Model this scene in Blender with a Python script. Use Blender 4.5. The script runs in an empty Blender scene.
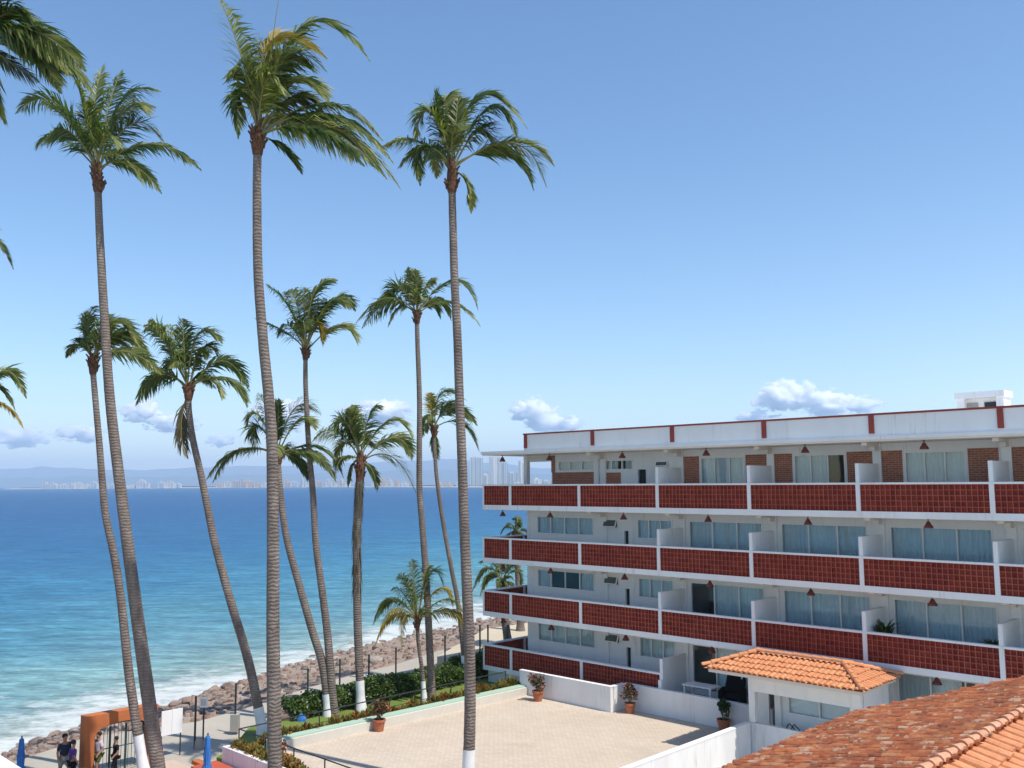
import bpy, bmesh, math, random
from math import sin, cos, pi, radians, sqrt
from mathutils import Vector, Matrix, noise
random.seed(7)
SC = bpy.context.scene
COL = SC.collection
V = Vector
# ------------------------------------------------------------------ survey
# World: metres, +Y the viewing direction, z = 0 at eye height of the camera.
F, PITCH, ROLL = 918.6, .1076, -.0065
HX, HY, HA = -1.6365, 50.0125, .7699           # hotel corner and heading of its front
ct, st = cos(HA), sin(HA)
ZT, ZG, ZP, ZS = -10.2, -10.42, -10.85, -13.2   # terrace, garden, promenade, sea

def ray(px, py):
    dx, dy = px-512, py-384
    c, s = cos(PITCH), sin(PITCH); cr, sr = cos(ROLL), sin(ROLL)
    x = cr*dx+sr*dy; y = -sr*dx+cr*dy
    return V((x, c*F+y*s, s*F-y*c))
def at_y(px, py, Y):
    d = ray(px, py); return d*(Y/d.y)
def at_z(px, py, z):
    d = ray(px, py); return d*(z/d.z)
def W(t, n, z=0):                               # hotel grid (t along front, n out of it) -> world
    return V((HX+ct*t-st*n, HY-st*t-ct*n, z))
def TN(p):
    x, y = p.x-HX, p.y-HY
    return x*ct-y*st, -x*st-y*ct

# ------------------------------------------------------------------ mesh helper
class MB:
    def __init__(s): s.v=[]; s.f=[]; s.m=[]; s.t=[]; s.uv=[]
    def face(s, pts, m=0, tint=0.5, uv=None):
        i=len(s.v); s.v+= [tuple(p) for p in pts]; s.f.append(tuple(range(i,i+len(pts)))); s.m.append(m); s.t.append(tint); s.uv.append(uv)
    def grid(s, rows, m=0, tint=.5, closed=False):   # list of rings -> shared-vertex quads
        n=len(rows[0]); b=len(s.v)
        for r in rows: s.v+=[tuple(p) for p in r]
        for i in range(len(rows)-1):
            for j in range(n if closed else n-1):
                k=(j+1)%n
                s.f.append((b+i*n+j,b+i*n+k,b+(i+1)*n+k,b+(i+1)*n+j)); s.m.append(m); s.t.append(tint); s.uv.append(None)
    def box(s, x0,x1,y0,y1,z0,z1, m=0, mf=None, M=None):
        if x0>x1: x0,x1=x1,x0
        if y0>y1: y0,y1=y1,y0
        if z0>z1: z0,z1=z1,z0
        c=[V((x,y,z)) for x in (x0,x1) for y in (y0,y1) for z in (z0,z1)]
        if M: c=[M@p for p in c]
        b=len(s.v); s.v+=[tuple(p) for p in c]
        for k,q in enumerate(((0,1,3,2),(4,6,7,5),(0,4,5,1),(2,3,7,6),(0,2,6,4),(1,5,7,3))):
            s.f.append(tuple(b+i for i in q)); s.m.append(mf if (mf is not None and k==2) else m); s.t.append(.5); s.uv.append(None)
    def tube(s, pts, rads, seg=8, m=0, cap=True):
        pts=[V(p) for p in pts]
        if not isinstance(rads,(list,tuple)): rads=[rads]*len(pts)
        rows=[]
        for i,p in enumerate(pts):
            T=(pts[min(i+1,len(pts)-1)]-pts[max(i-1,0)]).normalized()
            a=V((0,1,0)) if abs(T.y)<.9 else V((1,0,0))
            A=T.cross(a).normalized(); B=T.cross(A)
            rows.append([p+(A*cos(2*pi*j/seg)+B*sin(2*pi*j/seg))*rads[i] for j in range(seg)])
        s.grid(rows,m,closed=True)
        if cap:
            s.face(rows[0][::-1],m); s.face(rows[-1],m)
    def lathe(s, prof, seg=16, m=0, o=(0,0,0)):
        rows=[[V((o[0]+r*cos(2*pi*j/seg),o[1]+r*sin(2*pi*j/seg),o[2]+z)) for j in range(seg)] for r,z in prof]
        s.grid(rows,m,closed=True)
    def build(s, name, mats, parent=None, smooth=False, loc=None, rz=None):
        me=bpy.data.meshes.new(name); me.from_pydata(s.v,[],s.f); 
        if not isinstance(mats,(list,tuple)): mats=[mats]
        for m in mats: me.materials.append(m)
        me.polygons.foreach_set('material_index', s.m)
        at=me.attributes.new('tint','FLOAT','FACE'); at.data.foreach_set('value', s.t)
        if any(u is not None for u in s.uv):
            L=me.uv_layers.new(name='tile').data; k=0
            for f,u in zip(s.f,s.uv):
                for i in range(len(f)):
                    L[k].uv=u if u else (0,0); k+=1
        if smooth: me.polygons.foreach_set('use_smooth',[True]*len(me.polygons))
        me.update()
        o=bpy.data.objects.new(name, me); COL.objects.link(o)
        if parent: o.parent=parent
        if loc is not None: o.location=loc
        if rz is not None: o.rotation_euler.z=rz
        return o
def tag(o,label=None,cat=None,group=None,kind=None):
    if label: o['label']=label
    if cat: o['category']=cat
    if group: o['group']=group
    if kind: o['kind']=kind
    return o
def empty(name,loc,rz=0):
    o=bpy.data.objects.new(name,None); COL.objects.link(o); o.location=loc; o.rotation_euler.z=rz; o.empty_display_size=.3; return o
def kids(o): return [c for c in bpy.data.objects if c.parent==o]
def copy_tree(o,parent=None):
    c=o.copy(); COL.objects.link(c); 
    if parent: c.parent=parent
    for ch in kids(o): copy_tree(ch,c)
    return c

# ------------------------------------------------------------------ materials
def newmat(name):
    m=bpy.data.materials.new(name); m.use_nodes=True; nt=m.node_tree; nt.nodes.clear()
    out=nt.nodes.new('ShaderNodeOutputMaterial'); return m,nt,out
def N(nt,t,**kw):
    n=nt.nodes.new(t)
    for k,v in kw.items():
        if k.startswith('i_'): n.inputs[k[2:].replace('_',' ')].default_value=v
        else: setattr(n,k,v)
    return n
def ramp(nt,fac,stops,interp='LINEAR'):
    r=N(nt,'ShaderNodeValToRGB'); e=r.color_ramp.elements; r.color_ramp.interpolation=interp
    while len(e)<len(stops): e.new(.5)
    for k,(p,c) in enumerate(stops):
        e[k].position=p; e[k].color=(*c,1) if len(c)==3 else c
    nt.links.new(fac,r.inputs[0]); return r.outputs[0]
def mixc(nt,fac,a,b,mode='MIX'):
    n=N(nt,'ShaderNodeMix',data_type='RGBA',blend_type=mode)
    for s,x in ((0,fac),(6,a),(7,b)):
        if hasattr(x,'is_output'): nt.links.new(x,n.inputs[s])
        elif isinstance(x,(tuple,list)): n.inputs[s].default_value=(*x[:3],1)
        else: n.inputs[s].default_value=x
    return n.outputs[2]
def math1(nt,op,a,b=0.,c=None,clamp=False):
    n=N(nt,'ShaderNodeMath',operation=op,use_clamp=clamp)
    for s,x in enumerate((a,b) if c is None else (a,b,c)):
        if hasattr(x,'is_output'): nt.links.new(x,n.inputs[s])
        else: n.inputs[s].default_value=x
    return n.outputs[0]
def pos(nt,world=True):
    return N(nt,'ShaderNodeNewGeometry').outputs['Position'] if world else N(nt,'ShaderNodeTexCoord').outputs['Object']
def mapping(nt,vec,scale=(1,1,1),rot=(0,0,0),loc=(0,0,0)):
    n=N(nt,'ShaderNodeMapping'); n.inputs['Scale'].default_value=scale; n.inputs['Rotation'].default_value=rot; n.inputs['Location'].default_value=loc
    nt.links.new(vec,n.inputs[0]); return n.outputs[0]
def nz(nt,vec,scale,detail=4,rough=.55):
    n=N(nt,'ShaderNodeTexNoise'); n.inputs['Scale'].default_value=scale; n.inputs['Detail'].default_value=detail; n.inputs['Roughness'].default_value=rough
    nt.links.new(vec,n.inputs['Vector']); return n.outputs['Fac']
def principled(nt,out,col,rough=.6,spec=.4,bump=None,bstr=.3,bdist=.02,metal=0):
    p=N(nt,'ShaderNodeBsdfPrincipled'); p.inputs['Roughness'].default_value=rough; p.inputs['Specular IOR Level'].default_value=spec; p.inputs['Metallic'].default_value=metal
    if hasattr(col,'is_output'): nt.links.new(col,p.inputs['Base Color'])
    else: p.inputs['Base Color'].default_value=(*col,1)
    if bump is not None:
        b=N(nt,'ShaderNodeBump'); b.inputs['Strength'].default_value=bstr; b.inputs['Distance'].default_value=bdist
        nt.links.new(bump,b.inputs['Height']); nt.links.new(b.outputs[0],p.inputs['Normal'])
    nt.links.new(p.outputs[0],out.inputs[0]); return p
def mat(name,c,c2=None,scale=3,rough=.6,spec=.35,bump=0,bscale=30,contrast=(.35,.7),metal=0,streak=False):
    m,nt,out=newmat(name); P=pos(nt)
    if c2 is None: c2=tuple(x*.82 for x in c)
    v=mapping(nt,P,(1,1,.25)) if streak else P
    f=nz(nt,v,scale,5,.6)
    col=ramp(nt,f,[(contrast[0],c2),(contrast[1],c)])
    f2=nz(nt,P,scale*9,3); col=mixc(nt,.25,col,ramp(nt,f2,[(.3,tuple(x*.85 for x in c)),(.7,tuple(min(1,x*1.08) for x in c))]))
    principled(nt,out,col,rough,spec,nz(nt,P,bscale,4) if bump else None,bump,.02,metal); return m

M={}
def stained(name,c,c2,amt,stain):
    m,nt,out=newmat(name); P=pos(nt)
    col=ramp(nt,nz(nt,mapping(nt,P,(1,1,.4)),.8,5,.6),[(.35,c2),(.68,c)])
    st_=nz(nt,mapping(nt,P,(4.5,4.5,.35)),1,5,.7); big=nz(nt,P,.45,3,.6)
    k=math1(nt,'MULTIPLY',ramp(nt,st_,[(.54,(0,0,0)),(.74,(1,)*3)]),ramp(nt,big,[(.42,(0,0,0)),(.66,(amt,)*3)]))
    col=mixc(nt,k,col,stain); principled(nt,out,col,.65,.3,nz(nt,P,11,4),.12,.02); return m
M['white']=stained('white_paint',(.86,.85,.83),(.79,.78,.76),.75,(.50,.44,.37))
M['white_wall']=stained('weathered_white_plaster',(.84,.83,.81),(.72,.70,.68),.9,(.46,.43,.40))
M['soffit']=mat('cream_soffit',(.80,.76,.70),(.72,.67,.60),.6,.8,.2)
M['red_paint']=mat('red_trim_paint',(.33,.055,.04),(.25,.045,.035),2,.6)
M['lamp_red']=mat('lamp_enamel',(.16,.03,.025),(.10,.02,.018),6,.35,.5)
def lattice_mat(name,c1,c2,wx):
    m,nt,out=newmat(name); O=pos(nt,False)
    fl=N(nt,'ShaderNodeVectorMath',operation='FLOOR'); nt.links.new(mapping(nt,O,(5.3,0,4.93)),fl.inputs[0])
    oi=N(nt,'ShaderNodeObjectInfo'); ad=N(nt,'ShaderNodeVectorMath',operation='ADD'); nt.links.new(fl.outputs[0],ad.inputs[0]); nt.links.new(oi.outputs['Location'],ad.inputs[1])
    wn=N(nt,'ShaderNodeTexWhiteNoise',noise_dimensions='3D'); nt.links.new(ad.outputs[0],wn.inputs['Vector'])
    k=math1(nt,'ADD',math1(nt,'MULTIPLY',wn.outputs[0],wx),math1(nt,'MULTIPLY',nz(nt,pos(nt),1.3,5,.65),1-wx))
    principled(nt,out,ramp(nt,k,[(.25,c2),(.72,c1)]),.85,.2); return m
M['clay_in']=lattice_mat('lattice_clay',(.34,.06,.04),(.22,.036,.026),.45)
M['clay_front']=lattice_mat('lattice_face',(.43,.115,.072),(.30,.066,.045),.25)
M['concrete']=mat('concrete',(.42,.39,.34),(.33,.30,.26),.5,.9,.2,.2,14)
M['dark_metal']=mat('dark_painted_metal',(.03,.035,.035),(.02,.022,.022),4,.5,.5)
M['green_metal']=mat('green_metal',(.03,.075,.065),(.02,.05,.045),4,.5,.5)
M['terracotta']=mat('terracotta',(.46,.16,.08),(.36,.12,.06),5,.75,.25,.15,40)
M['orange_wall']=mat('orange_plaster',(.52,.17,.06),(.40,.12,.045),1.2,.85,.2,.3,10)
M['soil']=mat('soil',(.06,.04,.025),(.03,.02,.015),8,.95,.1,.4,30)
M['bark']=None
M['dark_void']=mat('dark_interior',(.05,.055,.06),(.035,.04,.045),2,.9,.1)
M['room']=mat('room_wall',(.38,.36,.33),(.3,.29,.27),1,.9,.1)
M['green_top']=mat('green_painted_kerb',(.36,.52,.40),(.44,.53,.42),1.3,.7,.3,.2,15)
M['cream_band']=mat('cream_band',(.66,.62,.54),(.55,.51,.44),.6,.85,.2,.2,12)
M['red_floor']=mat('red_painted_concrete',(.50,.10,.045),(.42,.08,.04),1.2,.7,.3)
M['blue_cloth']=mat('blue_canvas',(.05,.20,.52),(.035,.13,.38),6,.8,.2)
M['skin']=mat('skin',(.36,.19,.12),(.30,.15,.10),8,.6,.3)
M['hair']=mat('dark_hair',(.015,.012,.01),(.02,.015,.012),20,.6,.3)
for nm,c in (('navy_cloth',(.03,.04,.07)),('khaki_cloth',(.34,.33,.27)),('purple_cloth',(.10,.05,.22)),('black_cloth',(.015,.015,.018)),('pale_cloth',(.62,.56,.60)),('green_cloth',(.10,.13,.05))):
    M[nm]=mat(nm,c,tuple(x*.75 for x in c),7,.9,.1)

def brick_mat():
    m,nt,out=newmat('red_brick'); O=pos(nt,False)
    b=N(nt,'ShaderNodeTexBrick'); v=mapping(nt,O,(1,1,1),(pi/2,0,0)); 
    sx=N(nt,'ShaderNodeSeparateXYZ'); nt.links.new(O,sx.inputs[0]); cx=N(nt,'ShaderNodeCombineXYZ'); nt.links.new(sx.outputs[0],cx.inputs[0]); nt.links.new(sx.outputs[2],cx.inputs[1])
    nt.links.new(cx.outputs[0],b.inputs['Vector'])
    b.inputs['Color1'].default_value=(.40,.13,.07,1); b.inputs['Color2'].default_value=(.27,.075,.045,1); b.inputs['Mortar'].default_value=(.42,.33,.26,1)
    b.inputs['Scale'].default_value=1; b.inputs['Brick Width'].default_value=.27; b.inputs['Row Height'].default_value=.085; b.inputs['Mortar Size'].default_value=.011
    c=mixc(nt,.3,b.outputs[0],ramp(nt,nz(nt,O,3,5),[(.3,(.22,.07,.05)),(.7,(.5,.22,.13))]))
    principled(nt,out,c,.85,.2,b.outputs['Fac'],-.3,.02); return m
M['brick']=brick_mat()
M['vent_glass']=mat('vent_glass',(.10,.14,.14),(.07,.10,.10),3,.15,.5)
def glass_mat():
    m,nt,out=newmat('tinted_window_glass')
    t=N(nt,'ShaderNodeBsdfTransparent'); t.inputs[0].default_value=(.80,.90,.93,1)
    g=N(nt,'ShaderNodeBsdfGlossy'); g.inputs['Roughness'].default_value=.03; g.inputs[0].default_value=(.9,.95,1,1)
    fr=N(nt,'ShaderNodeFresnel'); fr.inputs[0].default_value=1.55
    mx=N(nt,'ShaderNodeMixShader'); f=math1(nt,'ADD',fr.outputs[0],.02,clamp=True)
    b=N(nt,'ShaderNodeBump'); b.inputs['Strength'].default_value=.04; b.inputs['Distance'].default_value=.05
    nt.links.new(nz(nt,pos(nt),1.2,1),b.inputs['Height']); nt.links.new(b.outputs[0],g.inputs['Normal'])
    nt.links.new(f,mx.inputs[0]); nt.links.new(t.outputs[0],mx.inputs[1]); nt.links.new(g.outputs[0],mx.inputs[2]); nt.links.new(mx.outputs[0],out.inputs[0]); return m
M['glass']=glass_mat()
M['curtain']=mat('pale_curtain',(.86,.88,.87),(.74,.77,.78),1.4,.9,.1)
def tile_mat(name,cols,stain,stain_amt):
    m,nt,out=newmat(name); uv=N(nt,'ShaderNodeUVMap'); uv.uv_map='tile'
    wn=N(nt,'ShaderNodeTexWhiteNoise',noise_dimensions='2D'); fl=N(nt,'ShaderNodeVectorMath',operation='FLOOR'); nt.links.new(uv.outputs[0],fl.inputs[0]); nt.links.new(fl.outputs[0],wn.inputs['Vector'])
    c=ramp(nt,wn.outputs[0],cols)
    P=pos(nt)
    f=nz(nt,P,2.2,5,.65)
    if stain_amt: 
        c=mixc(nt,ramp(nt,f,[(.46,(0,0,0)),(.62,(stain_amt,)*3)]),c,(.085,.033,.022))
        wn2=N(nt,'ShaderNodeTexWhiteNoise',noise_dimensions='3D'); ad=N(nt,'ShaderNodeVectorMath',operation='ADD'); ad.inputs[1].default_value=(7.3,3.1,5.); nt.links.new(fl.outputs[0],ad.inputs[0]); nt.links.new(ad.outputs[0],wn2.inputs['Vector'])
        f3=nz(nt,P,5.5,4,.7); k=math1(nt,'ADD',f3,math1(nt,'MULTIPLY',wn2.outputs[0],.42))
        c=mixc(nt,ramp(nt,k,[(.86,(0,0,0)),(.94,(.75,)*3)]),c,stain)
    c=mixc(nt,.35,c,ramp(nt,nz(nt,P,14,4,.7),[(.3,tuple(x*.6 for x in cols[0][1])),(.7,tuple(min(1,x*1.3) for x in cols[-1][1]))]))
    principled(nt,out,c,.85,.2,nz(nt,P,40,3),.3,.01); return m
M['tile_new']=tile_mat('orange_roof_tile',[(0,(.56,.22,.10)),(.5,(.62,.26,.12)),(1,(.68,.31,.15))],None,0)
M['tile_old']=tile_mat('weathered_roof_tile',[(0,(.20,.045,.022)),(.3,(.31,.07,.027)),(.6,(.40,.105,.036)),(.85,(.46,.15,.05)),(1,(.44,.20,.095))],(.56,.44,.30),.6)
M['tile_ridge']=tile_mat('ridge_tile',[(0,(.52,.25,.14)),(1,(.62,.33,.20))],None,0)
def leaf_mat(name,stops,trans=.42):
    m,nt,out=newmat(name); a=N(nt,'ShaderNodeAttribute',attribute_name='tint')
    c=ramp(nt,a.outputs['Fac'],stops)
    d=N(nt,'ShaderNodeBsdfPrincipled'); d.inputs['Roughness'].default_value=.45; d.inputs['Specular IOR Level'].default_value=.4; nt.links.new(c,d.inputs['Base Color'])
    tr=N(nt,'ShaderNodeBsdfTranslucent'); nt.links.new(mixc(nt,1,c,(1.0,1.15,.5),'MULTIPLY'),tr.inputs[0])
    mx=N(nt,'ShaderNodeMixShader'); mx.inputs[0].default_value=trans
    nt.links.new(d.outputs[0],mx.inputs[1]); nt.links.new(tr.outputs[0],mx.inputs[2]); nt.links.new(mx.outputs[0],out.inputs[0]); return m
M['palm']=leaf_mat('palm_leaf',[(0,(.026,.056,.013)),(.35,(.070,.115,.024)),(.65,(.15,.185,.042)),(1,(.37,.36,.13))])
M['palm_yellow']=leaf_mat('yellowing_palm_leaf',[(0,(.16,.13,.015)),(.5,(.34,.24,.02)),(1,(.45,.32,.05))])
M['palm_dead']=leaf_mat('dry_palm_leaf',[(0,(.07,.06,.04)),(1,(.14,.12,.07))],.2)
M['hedge']=leaf_mat('hedge_leaf',[(0,(.022,.05,.012)),(.45,(.075,.13,.026)),(1,(.20,.23,.05))],.35)
M['croton']=leaf_mat('croton_leaf',[(0,(.04,.07,.015)),(.3,(.10,.12,.02)),(.6,(.30,.24,.04)),(.8,(.42,.12,.03)),(1,(.40,.05,.04))],.25)
M['potleaf']=leaf_mat('pot_leaf',[(0,(.015,.035,.012)),(.72,(.05,.08,.025)),(.74,(.45,.08,.07)),(1,(.55,.16,.12))],.25)
M['rachis']=mat('palm_midrib',(.22,.20,.07),(.16,.15,.05),6,.5)
M['fibre']=mat('palm_boot',(.17,.085,.052),(.06,.034,.024),9,.9,.15,.8,22,contrast=(.4,.6))
def bark_mat():
    m,nt,out=newmat('palm_bark'); P=pos(nt); sp=N(nt,'ShaderNodeSeparateXYZ'); nt.links.new(P,sp.inputs[0])
    w=N(nt,'ShaderNodeTexWave',wave_type='BANDS',bands_direction='Z'); w.inputs['Scale'].default_value=2.9; w.inputs['Distortion'].default_value=4.5; w.inputs['Detail'].default_value=2; w.inputs['Detail Scale'].default_value=2
    nt.links.new(P,w.inputs['Vector'])
    f=nz(nt,mapping(nt,P,(1,1,.35)),3.5,5,.7)
    c=ramp(nt,f,[(.3,(.13,.10,.085)),(.55,(.215,.175,.15)),(.75,(.32,.275,.235))])
    c=mixc(nt,ramp(nt,w.outputs['Fac'],[(.0,(.5,)*3),(.40,(0,0,0))]),c,(.10,.078,.066))
    principled(nt,out,c,.9,.15,w.outputs['Fac'],.6,.03); return m
M['bark']=bark_mat()
M['limewash']=mat('lime_wash',(.80,.79,.77),(.62,.61,.60),2.2,.85,.2,.3,14,contrast=(.3,.6))
def paving_mat():
    m,nt,out=newmat('herringbone_paving'); P=pos(nt)
    b=N(nt,'ShaderNodeTexBrick'); nt.links.new(mapping(nt,P,(1,1,1),(0,0,HA)),b.inputs['Vector'])
    b.inputs['Color1'].default_value=(.60,.505,.40,1); b.inputs['Color2'].default_value=(.52,.43,.335,1); b.inputs['Mortar'].default_value=(.40,.31,.22,1)
    b.inputs['Scale'].default_value=1; b.inputs['Brick Width'].default_value=.26; b.inputs['Row Height'].default_value=.13; b.inputs['Mortar Size'].default_value=.012
    st_=ramp(nt,nz(nt,P,.28,6,.7),[(.55,(0,0,0)),(.72,(.35,)*3)])
    c=mixc(nt,.3,b.outputs[0],ramp(nt,nz(nt,P,.55,5,.6),[(.3,(.48,.395,.30)),(.7,(.66,.565,.455))]))
    c=mixc(nt,st_,c,(.36,.30,.24))
    principled(nt,out,c,.9,.2,b.outputs['Fac'],-.25,.01); return m
M['paving']=paving_mat()
def ground_mat(name,c1,c2,c3,s1,s2,rough=.95):
    m,nt,out=newmat(name); P=pos(nt)
    c=mixc(nt,.45,ramp(nt,nz(nt,P,s1,5,.6),[(.3,c1),(.7,c2)]),ramp(nt,nz(nt,P,s2,4,.7),[(.3,c1),(.7,c3)]))
    principled(nt,out,c,rough,.15,nz(nt,P,s2,4,.7),.4,.05); return m
M['prom']=ground_mat('promenade_concrete',(.36,.32,.26),(.48,.43,.35),(.44,.40,.34),.25,5)
M['deck']=ground_mat('pink_deck',(.50,.36,.29),(.60,.46,.38),(.56,.44,.37),.4,6)
M['grass']=ground_mat('lawn',(.09,.16,.03),(.17,.24,.05),(.24,.23,.08),.9,14)
M['shore']=ground_mat('rubble_shore',(.27,.19,.14),(.40,.32,.25),(.34,.25,.19),.3,3)
M['sand']=ground_mat('sand',(.48,.40,.28),(.58,.50,.37),(.52,.44,.32),.2,4)
def rock_mat():
    m,nt,out=newmat('shore_rock'); oi=N(nt,'ShaderNodeObjectInfo'); P=pos(nt); a=N(nt,'ShaderNodeAttribute',attribute_name='tint')
    r=math1(nt,'FRACT',math1(nt,'ADD',oi.outputs['Random'],a.outputs['Fac']))
    c=ramp(nt,r,[(0,(.10,.08,.07)),(.2,(.25,.155,.12)),(.4,(.29,.24,.20)),(.6,(.32,.215,.17)),(.8,(.46,.41,.35)),(1,(.17,.155,.145))])
    c=mixc(nt,.4,c,ramp(nt,nz(nt,P,2.5,5,.7),[(.3,(.10,.06,.045)),(.7,(.42,.32,.25))]))
    principled(nt,out,c,.9,.2,nz(nt,P,6,5,.7),.5,.06); return m
M['rock']=rock_mat()
def sea_mat():
    m,nt,out=newmat('sea_water'); P=pos(nt)
    dt=N(nt,'ShaderNodeVectorMath',operation='DOT_PRODUCT'); sb=N(nt,'ShaderNodeVectorMath',operation='SUBTRACT'); sb.inputs[1].default_value=(-15.3,71.,ZS)
    nt.links.new(P,sb.inputs[0]); nt.links.new(sb.outputs[0],dt.inputs[0]); dt.inputs[1].default_value=(-.879,.476,0); d0=dt.outputs['Value']
    wob=math1(nt,'MULTIPLY',math1(nt,'SUBTRACT',nz(nt,P,.055,4,.6),.5),math1(nt,'ADD',math1(nt,'MULTIPLY',d0,.5),14))
    d=math1(nt,'ADD',d0,wob)
    lg=math1(nt,'DIVIDE',math1(nt,'LOGARITHM',math1(nt,'ADD',math1(nt,'MAXIMUM',d,0),4.),10),3.6)   # 4 m:.17  40 m:.45 400:.72 4000:1
    c=ramp(nt,lg,[(.17,(.32,.35,.28)),(.30,(.185,.32,.31)),(.42,(.085,.245,.295)),(.50,(.042,.175,.275)),(.58,(.026,.125,.245)),(.70,(.022,.095,.22)),(1,(.028,.098,.21))])
    rp_=nz(nt,mapping(nt,P,(.16,.55,1),(0,0,.22)),1,9,.78); c=mixc(nt,1,c,ramp(nt,rp_,[(.36,(.60,)*3),(.50,(1,)*3),(.64,(1.5,)*3)]),'MULTIPLY')  # coarse, then fine ripple light and dark multiplied into the water colour
    rq_=nz(nt,mapping(nt,P,(.9,2.2,1),(0,0,.3)),1,4,.7); c=mixc(nt,.7,c,ramp(nt,rq_,[(.36,(.62,)*3),(.52,(1,)*3),(.66,(1.45,)*3)]),'MULTIPLY')
    # wind streaks and darker swell patches
    stv=mapping(nt,P,(.012,.05,1),(0,0,.25))
    c=mixc(nt,ramp(nt,nz(nt,stv,1,5,.6),[(.35,(.28,)*3),(.6,(0,0,0))]),c,(.010,.08,.20))
    # foam: breaking edge and ribbons parallel to the shore
    rot=math.atan2(.879,.476)
    fv=mapping(nt,P,(.22,.42,1),(0,0,-rot)); f=nz(nt,fv,1.,8,.72); f2=nz(nt,P,.9,6,.75)
    edge=ramp(nt,math1(nt,'DIVIDE',d,40),[(0,(.8,)*3),(.08,(.54,)*3),(.18,(.31,)*3),(.5,(.20,)*3),(.8,(.08,)*3),(1,(0,0,0))])
    k=math1(nt,'ADD',math1(nt,'MULTIPLY',f,.62),math1(nt,'MULTIPLY',f2,.38))
    foam=ramp(nt,math1(nt,'ADD',k,math1(nt,'MULTIPLY',edge,.36)),[(.67,(0,0,0)),(.80,(.66,)*3)])
    c=mixc(nt,foam,c,(.74,.74,.70))
    w1=nz(nt,mapping(nt,P,(.25,.6,1),(0,0,.35)),1,6,.65); w2=nz(nt,mapping(nt,P,(.03,.07,1),(0,0,.2)),1,4,.6)
    h=math1(nt,'ADD',w1,math1(nt,'MULTIPLY',w2,2.))
    p=principled(nt,out,c,.42,.22,h,.75,.5); p.inputs['IOR'].default_value=1.33; return m
M['sea']=sea_mat()
M['far_green']=mat('far_shore_trees',(.045,.06,.035),(.03,.04,.025),.01,.95,.1)
M['mount']=mat('mountain_forest',(.05,.07,.05),(.035,.05,.04),.002,.95,.1)
def city_mat(name,c,w,bw,bh):
    m,nt,out=newmat(name); O=pos(nt,False); s=N(nt,'ShaderNodeSeparateXYZ'); nt.links.new(O,s.inputs[0])
    fx=math1(nt,'FRACT',math1(nt,'DIVIDE',math1(nt,'ADD',s.outputs[0],s.outputs[1]),bw)); fz=math1(nt,'FRACT',math1(nt,'DIVIDE',s.outputs[2],bh))
    k=math1(nt,'MULTIPLY',math1(nt,'GREATER_THAN',fx,.3),math1(nt,'GREATER_THAN',fz,.4))
    principled(nt,out,mixc(nt,k,c,w),.7,.2); return m
M['city_white']=city_mat('far_white_facade',(.66,.65,.62),(.34,.36,.38),14,7)
M['city_cream']=city_mat('far_cream_facade',(.66,.52,.40),(.33,.28,.24),14,7)
M['tower_glass']=city_mat('tower_glass_facade',(.62,.66,.68),(.20,.28,.34),12,3.6)
M['tower_white']=city_mat('tower_white_facade',(.80,.79,.76),(.48,.50,.52),9,3.6)

# ------------------------------------------------------------------ camera, light, sky
cam=bpy.data.cameras.new('camera'); co=bpy.data.objects.new('camera',cam); COL.objects.link(co); SC.camera=co
cam.sensor_width=36; cam.lens=36*F/1024; cam.clip_start=.2; cam.clip_end=90000
co.matrix_world=Matrix.Rotation(pi/2+PITCH,4,'X')@Matrix.Rotation(ROLL,4,'Z')
AZ,EL=radians(126),radians(61)
sv=V((sin(AZ)*cos(EL),cos(AZ)*cos(EL),sin(EL)))
L=bpy.data.lights.new('sun','SUN'); L.energy=4.3; L.angle=radians(.53); L.color=(1,.95,.87)
lo=bpy.data.objects.new('sun',L); COL.objects.link(lo); lo.rotation_euler=sv.to_track_quat('Z','Y').to_euler()
w=bpy.data.worlds.new('World'); SC.world=w; w.use_nodes=True; nt=w.node_tree; nt.nodes.clear()
sky=N(nt,'ShaderNodeTexSky',sky_type='NISHITA'); sky.sun_disc=False; sky.sun_elevation=EL; sky.sun_rotation=AZ
sky.altitude=0; sky.air_density=1.0; sky.dust_density=.4; sky.ozone_density=2.2
bg=N(nt,'ShaderNodeBackground'); bg.inputs[1].default_value=.15
wo=N(nt,'ShaderNodeOutputWorld'); hs=N(nt,'ShaderNodeHueSaturation'); hs.inputs['Saturation'].default_value=1.15; hs.inputs['Value'].default_value=1.07; nt.links.new(sky.outputs[0],hs.inputs['Color']); nt.links.new(hs.outputs[0],bg.inputs[0]); nt.links.new(bg.outputs[0],wo.inputs[0])
SC.view_settings.view_transform='Standard'; SC.view_settings.look='None'; SC.view_settings.exposure=.2; SC.view_settings.gamma=1
SC.render.engine='CYCLES'; cy=SC.cycles; cy.use_denoising=True; cy.max_bounces=64; cy.diffuse_bounces=4; cy.transparent_max_bounces=16; cy.volume_bounces=64; cy.glossy_bounces=4; cy.transmission_bounces=6; cy.volume_max_steps=256; cy.volume_step_rate=.6
try: cy.denoiser='OPENIMAGEDENOISE'
except Exception: pass

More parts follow.
